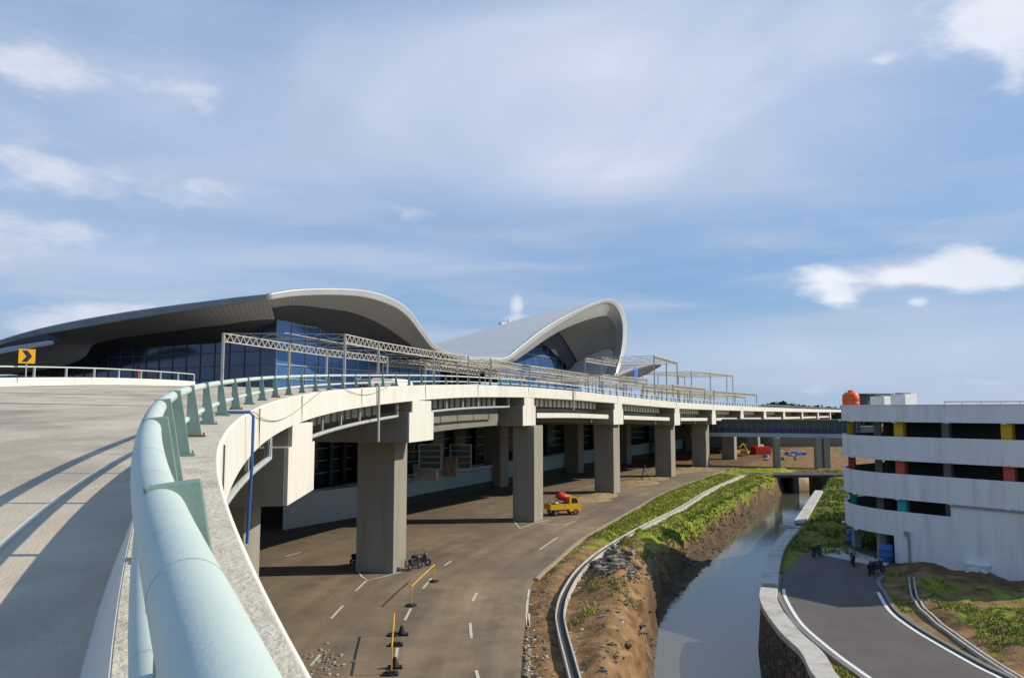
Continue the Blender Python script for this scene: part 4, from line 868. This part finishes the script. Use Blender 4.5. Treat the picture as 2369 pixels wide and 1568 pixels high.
# construction clutter beyond
q_ = G(1840,1053); b = MB(); rr3 = [[q_+Vector(((i-3)*.8, (j-2)*.9, .9+.35*math.sin(i*1.3+j*.8)-.1*abs(i-3)*.9)) for i in range(7)] for j in range(5)]; b.loft(rr3); o = b.build('blue_sheet', M['tarp']); s_ = o.modifiers.new('s', 'SOLIDIFY'); s_.thickness = .8; tag(o, 'crumpled blue tarpaulin over a pile on the earth beyond the canal', 'tarpaulin')
def excavator(px_, py_, label):
    q_ = G(px_, py_); r_ = empty('excavator', q_, .4, label, 'excavator')
    for s_ in (-1,1): m_ = MB(); m_.box((0,s_*1.1,.4), (3.2,.5,.75)); m_.build('track', M['black'], r_, bevel=.2)
    m_ = MB(); m_.box((-.4,0,1.35), (2.6,2.2,1.0)); m_.build('body', M['vyel'], r_, bevel=.1); m_ = MB(); m_.box((.3,-.5,2.3), (1.2,1.0,1.3)); m_.build('cab', M['gloss'], r_, bevel=.08)
    m_ = MB(); m_.bar((.8,.4,1.6), (3.2,.4,3.6), .2); m_.bar((3.2,.4,3.6), (4.6,.4,1.5), .16); m_.box((4.6,.4,1.1), (.8,.9,.8)); m_.build('arm', M['vyel'], r_)
excavator(1700, 1056, 'small yellow excavator working on orange earth beyond the viaduct piers')
for k, (px_, py_, m_, lb) in enumerate(((1760,1052,'vred','red site container on the earth beyond the canal'),(1745,1046,'white','white site container behind the red one'))):
    q_ = G(px_, py_); b = MB(); b.box(q_+Vector((0,0,1.2)), (5,2.4,2.3), .3); 
    for i in range(9): w_ = Vector((math.cos(.3), math.sin(.3), 0)); b.box(q_+w_*(-2.2+i*.55)+Vector((.36,-1.17,1.2)), (.2,.08,2.1), .3)
    o = b.build('site_container', M[m_]); tag(o, lb, 'container')
random.seed(21)
kinds = ((.9,.9,1.0),(1.6,.8,.8),(.6,.6,1.4),(2.2,1.0,.6))
for k in range(16):
    q_ = G(random.uniform(1665,1880), random.uniform(1046,1066)); sx_, sy_, sz_ = random.choice(kinds); b = MB(); rz_ = random.random()*3
    for j in range(3): b.box(q_+Vector((random.uniform(-.15,.15), random.uniform(-.15,.15), sz_*(j+.5)/3*1.0)), (sx_*random.uniform(.85,1.05), sy_*random.uniform(.85,1.05), sz_/3*.97), rz_+random.uniform(-.08,.08))
    o = b.build('material_stack', random.choice((M['coping'], M['sand'], M['girder'], M['vred'], M['grey'], M['hoard']))); tag(o, 'small stack of building materials on the earth lot beyond the canal bridge', 'materials', 'stacks of building materials on the far earth lot')
b = MB(); c0_, c1_ = G(1560,1036), G(1990,1036); b.sweep([Vector((c0_.x, c0_.y, 0)), Vector((c1_.x+60, c1_.y, 0))], [(-9,0),(-9,7.2),(0,7.2),(0,0)]); o = b.build('far_building', M['girder'])
tag(o, 'long low grey building in shade far beyond the earth lot under the viaduct', 'building')
em = mat('orange_verge_earth', (.40,.27,.15), (.27,.18,.10), scale=1.0, bump=.5, c3=(.14,.18,.04), s3=.5, th3=(.52,.62))
b = MB()
for px_, py_, rx_, ry_, h_ in ((1352,1158,3.4,2.6,.45),(1385,1148,2.6,4.5,.35),(1468,1118,4.0,4.5,.4),(1508,1108,3.0,4.0,.3),(1600,1087,5.0,4.0,.5),(1560,1092,4.0,4.0,.35)):
    q_ = G(px_, py_); rows = []
    for j in range(9):
        rows.append([Vector((q_.x+(i-8)/8*rx_*1.2+(j-4)*.45, q_.y+(j-4)/4*ry_*1.2, -.06+max(0, 1-(((i-8)/8)**2+((j-4)/4)**2))*h_*(1+.8*mnoise.noise(Vector((i*.7, j*.9+px_, 0))))+.02)) for i in range(17)])
    b.loft(rows)
o = b.build('earth_verge', em, smooth=True); tag(o, kind='structure')
# earth heap lit under the bridge
q_ = G(1852,1108,-1.5)
b = MB(); rows = []
for j in range(12):
    row = []
    for i in range(16):
        u, v = (i-7.5)/7.5, (j-5.5)/5.5; h = max(0, 1-(u*u+v*v))**.7*2.3; row.append(Vector((q_.x+u*4.5, q_.y+v*5, -3.3+h+.3*mnoise.noise(Vector((i*.6, j*.6, 2))))))
    rows.append(row)
b.loft(rows); o = b.build('earth_heap', mat('orange_earth', (.48,.33,.17), (.36,.23,.11), scale=1.2, bump=.5), smooth=True); tag(o, 'pale orange heap of earth in the canal beside the dark bridge', 'earth heap')
# ------------------------------------------------------------------ vehicles and street objects
def wheel(m_, c_, r_, w_, axis=1):
    n = 18; vs = []; prof = [(r_*.55,-w_/2),(r_*.95,-w_/2),(r_,-w_*.3),(r_,w_*.3),(r_*.95,w_/2),(r_*.55,w_/2)]
    for k in range(n):
        t = 2*math.pi*k/n
        for rr_, o_ in prof: vs.append((c_[0]+rr_*math.cos(t), c_[1]+o_, c_[2]+rr_*math.sin(t)))
    q = len(prof); m_.add(vs, [(k*q+i, k*q+(i+1) % q, ((k+1) % n)*q+(i+1) % q, ((k+1) % n)*q+i) for k in range(n) for i in range(q)])
def wheels(r_, pos, rad, wd):
    for (x_, y_) in pos:
        m_ = MB(); wheel(m_, (x_, y_, rad), rad, wd); w_ = m_.build('wheel', M['black'], r_); m_ = MB(); m_.bar((x_, y_-wd*.3, rad), (x_, y_+wd*.3, rad), rad*.55, 12); m_.build('rim', M['chrome'], w_)
tr_ = empty('dump_truck', (G(1303,1193).x, G(1303,1193).y+.8, .04), R(24), 'small yellow truck carrying a tan load, parked against the second large pier', 'truck')
def sideprof(prof, w, name, m, par, bev=.04):
    n = len(prof); q = MB(); q.add([(x_,-w,z_) for x_, z_ in prof]+[(x_,w,z_) for x_, z_ in prof], [tuple(range(n)), tuple(range(n,2*n))[::-1]]+[(i, (i+1) % n, n+(i+1) % n, n+i) for i in range(n)]); return q.build(name, m, par, bevel=bev)
sideprof([(.55,.55),(.55,2.12),(.75,2.25),(1.45,2.2),(1.78,1.45),(2.05,1.3),(2.1,.55)], .85, 'cab', M['vyel'], tr_, .06)
sideprof([(1.50,2.08),(1.80,1.42),(1.84,1.42),(1.55,2.1)], .76, 'windscreen', M['gloss'], tr_, 0)
for sg in (-1, 1):
    m_ = MB(); m_.add([(.75,sg*.862,1.45),(1.7,sg*.862,1.45),(1.42,sg*.862,2.05),(.78,sg*.862,2.08)], [(0,1,2,3)] if sg < 0 else [(3,2,1,0)]); m_.build('side_window', M['gloss'], tr_)
m_ = MB(); m_.box((-.1,0,.62), (3.9,.7,.16)); m_.build('chassis', M['black'], tr_)
b_ = MB(); b_.box((-.85,0,.80), (2.6,1.8,.1))
for sg in (-1, 1): b_.box((-.85,sg*.87,1.12), (2.6,.06,.55))
for x_ in (-2.13,.43): b_.box((x_,0,1.12), (.06,1.68,.55))
bed_ = b_.build('bed', M['vyel'], tr_)
for y_ in (-.62,.62): m_ = MB(); m_.box((2.1,y_,.85), (.05,.26,.18)); m_.build('headlight', M['white'], tr_)
m_ = MB(); m_.box((2.12,0,.55), (.12,1.7,.18)); m_.build('bumper', M['grey'], tr_); wheels(tr_, [(-1.35,-.75),(-1.35,.75),(1.35,-.75),(1.35,.75)], .38, .24)
b = MB(); rt = Vector(tr_.location); ca_, sa_ = math.cos(R(24)), math.sin(R(24))
for i in range(22):
    lx, ly = random.uniform(-1.9,.1), random.uniform(-.6,.6); hz = 1.0+random.random()*.75*(1-abs(lx+.9)/1.3); b.lathe((rt.x+lx*ca_-ly*sa_, rt.y+lx*sa_+ly*ca_, hz), [(.1,0),(.30,.08),(.34,.2),(.26,.32),(.08,.38)], 9)
o = b.build('cement_sacks', M['sand'], smooth=True); tag(o, 'pile of tan sacks heaped in the bed of the yellow truck', 'sacks', kind='stuff')
b = MB(); rr3 = []
for j in range(9):
    ph = math.pi*j/8; rr3.append([Vector((rt.x+(-.15)*ca_+(.75*math.sin(ph)*math.cos(t_)*(1+.15*math.sin(3*t_+j)))*1.0, rt.y+(-.15)*sa_+.5*math.sin(ph)*math.sin(t_), 2.3+.42*math.cos(ph)+.12*math.sin(t_*2))) for t_ in np.linspace(0, 2*math.pi, 15)])
b.loft(rr3); o = b.build('red_tarpaulin', M['vred'], smooth=True); tag(o, 'bundled bright red tarpaulin on top of the load of the yellow truck', 'tarpaulin')
def motorbike(loc, rz, label, proto=[None]):
    if proto[0]:
        r_ = copy_tree(proto[0]); r_.location = loc; r_.rotation_euler = (0,0,rz); tag(r_, label); return r_
    r_ = empty('motorbike', loc, rz, label, 'motorbike', 'motorbikes parked around the site'); proto[0] = r_
    for x_ in (-.62,.62):
        m_ = MB(); wheel(m_, (x_,0,.29), .29, .11); w_ = m_.build('wheel', M['black'], r_); m_ = MB(); m_.bar((x_,-.03,.29),(x_,.03,.29),.12,10); m_.build('rim', M['chrome'], w_)
    m_ = MB(); prof = [(-.75,.75),(-.5,.82),(-.1,.66),(.15,.60),(.3,.95),(.42,.98),(.5,.7),(.3,.35),(-.2,.30),(-.55,.5)]; n = len(prof)
    m_.add([(x_,-.12,z_) for x_, z_ in prof]+[(x_,.12,z_) for x_, z_ in prof], [tuple(range(n)), tuple(range(n,2*n))[::-1]]+[(i, (i+1) % n, n+(i+1) % n, n+i) for i in range(n)]); m_.build('body', M['gloss'], r_, bevel=.03)
    m_ = MB(); m_.box((-.35,0,.86), (.75,.26,.12)); m_.build('seat', M['black'], r_, bevel=.04)
    m_ = MB(); m_.bar((.38,-.34,1.05),(.38,.34,1.05),.02,6); m_.bar((.6,0,.3),(.38,0,1.02),.035,6); m_.build('handlebar', M['chrome'], r_)
    for s_ in (-1,1): m_ = MB(); m_.bar((.36,s_*.3,1.05),(.33,s_*.36,1.25),.012,5); m_.lathe((.33,s_*.37,1.22), [(.02,0),(.06,.04),(.02,.09)], 8); m_.build('mirror', M['black'], r_)
    m_ = MB(); m_.box((.47,0,.93), (.1,.18,.14)); m_.build('headlight', M['white'], r_, bevel=.02); return r_
def gl(px_, py_, dz=.04): q = G(px_, py_); return (q.x, q.y, dz)
for px_, py_, rz_, lb in ((832,1306,.6,'motorbike in shade left of the base of the large near pier'),(960,1318,1.0,'motorbike parked right beside the sunlit edge of the large near pier'),(972,1310,.3,'motorbike right of the large near pier, outermost of the two there'),(1972,1308,1.3,'lone motorbike near the garage driveway, beside the pale kerb'),(2014,1330,1.0,'motorbike at the corner of the grey side road, left of a close pair'),(2030,1326,.5,'motorbike at the corner of the grey side road, right of a close pair'),(1889,1287,.8,'motorbike far off at the top left end of the grey side road')):
    motorbike(gl(px_, py_), rz_, lb)
# yellow barriers
def barrier(a, c, label, h=1.25):
    a = Vector(gl(*a)); c = Vector(gl(*c)); r_ = empty('road_barrier', a, label=label, cat='barrier')
    m_ = MB(); m_.tube([a+Vector((0,0,h)), a.lerp(c,.5)+Vector((0,0,h+.02)), c+Vector((0,0,h))], .04, 8); m_.build('rail', M['vyel'], r_, world=True)
    for q in (a, c):
        m_ = MB(); m_.bar(q, q+Vector((0,0,h)), .035, 8); l_ = m_.build('leg', M['vyel'], r_, world=True)
        m_ = MB(); m_.lathe((0,0,0), [(.38,0),(.36,.08),(.15,.14)], 12); f_ = m_.build('foot', M['black'], None); f_.parent = l_; f_.location = q-a
barrier((1004,1346), (951,1402), 'straight yellow pipe barrier with round feet in the road right of the large pier')
barrier((911,1470), (905,1560), 'yellow pipe barrier nearest the bottom of the photo, left of the dashed line')
for k, (px_, py_, lb) in enumerate(((929,1470,'dark rubber block right of the yellow barrier foot, upper one'),(916,1494,'flat dark rubber block at the top of a white road dash'),(913,1546,'dark cone shaped block at the lower end of the white road dash'),(903,1562,'flat dark rubber block lowest in the photo beside the dash'))):
    q = G(px_, py_); m_ = MB(); m_.box(q+Vector((0,0,.08)), (.75,.42,.13), .1)
    if k in (0, 2): m_.lathe(q+Vector((0,0,.14)), [(.24,0),(.2,.1),(.09,.42),(.05,.45)], 10)
    else: m_.box(q+Vector((0,0,.19)), (.5,.26,.08), .1)
    o = m_.build('rubber_block', M['black'], bevel=.02); tag(o, lb, 'road block', 'dark blocks along the lane line')
# blue drums by the doorway
for px_, py_, lb in ((1973,1262,'blue plastic drum left in the garage doorway'),(2050,1300,'blue plastic drum at the right edge of the garage doorway')):
    q = G(px_, py_); m_ = MB(); m_.lathe((q.x, q.y, .07), [(.5,0),(.54,.05),(.54,.5),(.57,.53),(.54,.56),(.54,1.0),(.57,1.03),(.54,1.06),(.52,1.4),(.3,1.45)], 20); o = m_.build('blue_drum', mat('drum_blue', (.05,.13,.36), (.04,.1,.3), rough=.5), smooth=True); tag(o, lb, 'drum')
# tripod
q = G(1490,1112); r_ = empty('tripod', q, label='black survey tripod on the earth strip between two far piers', cat='tripod')
for k in range(3): m_ = MB(); t = k*2.09; m_.bar((math.cos(t)*1.1, math.sin(t)*1.1, 0), (0,0,2.3), .06); m_.build('leg', M['black'], r_)
m_ = MB(); m_.lathe((0,0,2.25), [(.1,0),(.3,.1),(.3,.5),(.1,.6)], 10); m_.build('head', M['black'], r_)
# ------------------------------------------------------------------ grass, rocks, debris
def rock(c_, s_, mb):
    vs = []; n = 6
    for i in range(4):
        ph = math.pi*i/3
        for k in range(n):
            t = 2*math.pi*k/n+i*.4; rr_ = s_*random.uniform(.7,1.15); vs.append((c_[0]+rr_*math.sin(ph)*math.cos(t)*1.1, c_[1]+rr_*math.sin(ph)*math.sin(t), c_[2]+rr_*.6*math.cos(ph)))
    mb.add(vs, [(i*n+k, i*n+(k+1) % n, (i+1)*n+(k+1) % n, (i+1)*n+k) for i in range(3) for k in range(n)])
mb = MB(); mats = [M['coping'], M['sand'], mat('brown_stone', (.12,.09,.065), (.2,.15,.1), scale=2)]
for i in range(600):
    Y = 36+50*random.random()**1.6; re, bl = float(RE(Y)), float(BL(Y)); x_ = random.uniform(re-.2, bl-.3) if random.random() < .75 else random.gauss(re+.6, .5)
    mb.mi = random.choice((0,1,1,1,2,2)); rock((x_, Y, float(HG(x_, Y))+.02), random.choice((.04,.05,.06,.09,.15)), mb)
for i in range(260):
    Y = random.uniform(38, 120); fl, wl = float(FL(Y)), float(WL(Y)); x_ = random.uniform(fl-1.5, wl+.1); mb.mi = 2; rock((x_, Y, float(HG(x_, Y))+.02), random.choice((.1,.15,.22,.3)), mb)
for i in range(220):
    q = G(random.gauss(745, 30), random.gauss(1535, 20)) if i < 60 else G(random.gauss(1222,5), random.uniform(1470,1568)); mb.mi = random.choice((0,1,1)); rock((q.x, q.y, .06), random.choice((.04,.06,.08,.12)), mb)
o = mb.build('rubble', mats); tag(o, 'loose stones and broken concrete scattered on the verge and banks', 'rubble', kind='stuff')
# rubble pile near drain bend
mb = MB()
for i in range(110):
    q = G(random.gauss(1425, 24), random.gauss(1330, 13)); mb.mi = random.choice((0,1,1)); rock((q.x, q.y, max(.3, float(HG(q.x, q.y)))+random.random()*.35), random.uniform(.12,.5), mb)
o = mb.build('rubble_pile', [M['girder'], mat('brown_rubble', (.2,.16,.12), (.3,.25,.2), scale=2)]); tag(o, 'heap of broken grey concrete beside the drain channel on the bank', 'rubble pile', kind='stuff')
gm = [mat('grass_bright', (.34,.38,.05), (.24,.30,.04), scale=.6, rough=.8, spec=.2), mat('grass_green', (.12,.22,.03), (.08,.16,.025), scale=.6, rough=.8, spec=.2), mat('grass_dry', (.40,.30,.10), (.32,.23,.08), scale=.6, rough=.8, spec=.2)]
mb = MB()
def tuft(x_, y_, h, mi, n=5):
    z_ = float(HG(x_, y_))-.03; mb.mi = mi
    for k in range(n):
        t = random.uniform(0, 6.28); r1 = random.uniform(0,.18); bx_, by_ = x_+r1*math.cos(t), y_+r1*math.sin(t); hh = h*random.uniform(.6,1.2); ln_ = random.uniform(.15,.6)*h; w_ = .022+h*.05
        dx, dy = math.cos(t), math.sin(t); px_, py_ = -dy*w_, dx*w_
        mb.add([(bx_-px_, by_-py_, z_), (bx_+px_, by_+py_, z_), (bx_+dx*ln_*.4+px_*.8, by_+dy*ln_*.4+py_*.8, z_+hh*.65), (bx_+dx*ln_, by_+dy*ln_, z_+hh), (bx_+dx*ln_*.4-px_*.8, by_+dy*ln_*.4-py_*.8, z_+hh*.65)], [(0,1,2,4),(4,2,3)])
for i in range(52000):
    Y = 38+112*random.random()**.9; re, bl, fl = float(RE(Y)), float(BL(Y)), float(FL(Y)); x_ = random.uniform(re+.5, bl+(fl-bl)*.6)
    pn = mnoise.noise(Vector((x_*.22, Y*.22, 1)))+.5*mnoise.noise(Vector((x_*.7, Y*.7, 2))); thr = .32-.85*float(sstep(60, 92, np.array(Y)))
    onb = x_ > bl-.5
    if onb: thr += .22+.5*max(0, (x_-bl)/(fl-bl))
    if pn > thr+random.uniform(-.12,.3) and abs(x_-float(DR(Y))) > .55:
        tuft(x_, Y, random.choice((.08,.1,.14,.18,.24,.4) if onb else (.05,.07,.09,.12,.16,.28)), random.choice((1,1,1,1,0,2)) if onb else random.choice((0,0,0,1,2,2)), 3)
for i in range(16000):
    Y = random.uniform(38, 66); rr_ = float(RRc(Y)); x_ = random.uniform(rr_+.6, rr_+16); pn0 = (.35 if x_ < rr_+3.4 else 0); pn = mnoise.noise(Vector((x_*.2, Y*.2, 7)))+.4*mnoise.noise(Vector((x_*.8, Y*.8, 2)))
    if x_+Y*.75 < 76+pn*6 and pn > -.12+pn0 and min((Vector((x_, Y, 0))-Vector((p_.x, p_.y, 0))).length for p_ in dp[::3]) > 1.0: tuft(x_, Y, random.uniform(.1,.24), random.choice((0,0,1,2)), 3)
for i in range(6000):
    Y = random.uniform(70, 150); wr = float(WR(Y)); x_ = random.uniform(wr+1.5, wr+12)
    if mnoise.noise(Vector((x_*.25, Y*.25, 3))) > -.1: tuft(x_, Y, random.uniform(.2,.5), random.choice((1,1,1,2)), 4)
for i in range(1500):
    Y = random.uniform(36, 60); wr = float(WR(Y)); rl = float(RLc(Y)); x_ = random.uniform(wr+1.2, rl-.6)
    if rl-wr > 2 and mnoise.noise(Vector((x_*.5, Y*.4, 3))) > 0: tuft(x_, Y, random.uniform(.15,.35), random.choice((0,2)), 4)
o = mb.build('grass', gm); tag(o, 'yellow green grass on the verges and canal banks', 'grass', kind='stuff')

# parked cars on the upper road
def car(loc, rz, m, label):
    r_ = empty('parked_car', loc, rz, label, 'car'); w = .86
    prof = [(-2.15,.35),(-2.2,.75),(-2.0,.95),(-1.2,1.0),(1.0,.98),(1.9,.82),(2.15,.6),(2.15,.35)]; n = len(prof); q = MB()
    q.add([(x_,-w,z_) for x_, z_ in prof]+[(x_,w,z_) for x_, z_ in prof], [tuple(range(n)), tuple(range(n,2*n))[::-1]]+[(i, (i+1) % n, n+(i+1) % n, n+i) for i in range(n)]); q.build('body', m, r_, bevel=.08)
    prof = [(-1.75,.97),(-1.2,1.46),(.2,1.5),(1.1,.97)]; n = 4; q = MB(); q.add([(x_,-w*.86,z_) for x_, z_ in prof]+[(x_,w*.86,z_) for x_, z_ in prof], [tuple(range(n)), tuple(range(n,2*n))[::-1]]+[(i, (i+1) % n, n+(i+1) % n, n+i) for i in range(n)]); q.build('windows', M['gloss'], r_, bevel=.04)
    q = MB(); q.box((-.5,0,1.5), (1.5,1.4,.06)); q.build('roof', m, r_, bevel=.02)
    for y_ in (-.62,.62): q = MB(); q.box((2.14,y_,.68), (.06,.3,.14)); q.build('headlight', M['white'], r_)
    wheels(r_, [(-1.35,-.8),(-1.35,.8),(1.35,-.8),(1.35,.8)], .32, .2)
for px_, Y_, m_, lb in ((872,73,M['grey'],'dark grey car parked on the upper road behind the railing, near the steel frames'),(912,79,M['white'],'white car parked on the upper road just beyond the dark grey one')):
    x_ = (px_-1184)/FOC*Y_; car((x_, Y_, deckz(x_, Y_)+.01), R(66), m_, lb)
# things in the shade of the lower building
def framed_window(px_, py_, Y_, w, h, label):
    c_ = P(px_, py_, Y_); r_ = empty('louvred_window', (c_.x, c_.y, c_.z-h/2), R(-28)+R(90)-R(65), label, 'window')
    q = MB()
    for x_ in (-w/2, w/2): q.box((x_,0,h/2), (.22,.2,h+.2))
    for z_ in (0, h): q.box((0,0,z_), (w-.22,.2,.18))
    q.build('frame', M['coping'], r_)
    for k in range(3): q = MB(); q.box((0,0,h*(k+1)/4), (w-.24,.12,.12)); q.build('louvre', M['pipe'], r_)
    q = MB(); q.box((0,.12,h/2), (w-.2,.04,h-.1)); q.build('pane', M['glassD'], r_)
framed_window(995, 1056, 104, 3.0, 3.2, 'pale framed louvred window in the shade just right of the large pier')
framed_window(1065, 1056, 112, 3.0, 3.4, 'pale framed louvred window farther right in the shade under the viaduct')
for px_, Y_, w_, h_, m_, lb in ((985,106,3.2,2.2,'coping','stack of pale crates behind the podium wall, left one'),(1040,112,2.2,2.6,'sand','stack of tan crates behind the podium wall, right one')):
    c_ = P(px_, 1098, Y_); q = MB(); n_ = 4
    for i in range(n_):
        for j in range(2): q.box((c_.x+(j-.5)*w_/2*1.02+random.uniform(-.1,.1), c_.y, 3.4+(i+.5)*h_/n_), (w_/2*.96, 1.0, h_/n_*.96), random.uniform(-.06,.06)-.3)
    o = q.build('crate_stack', M[m_]); tag(o, lb, 'crates', kind='stuff')
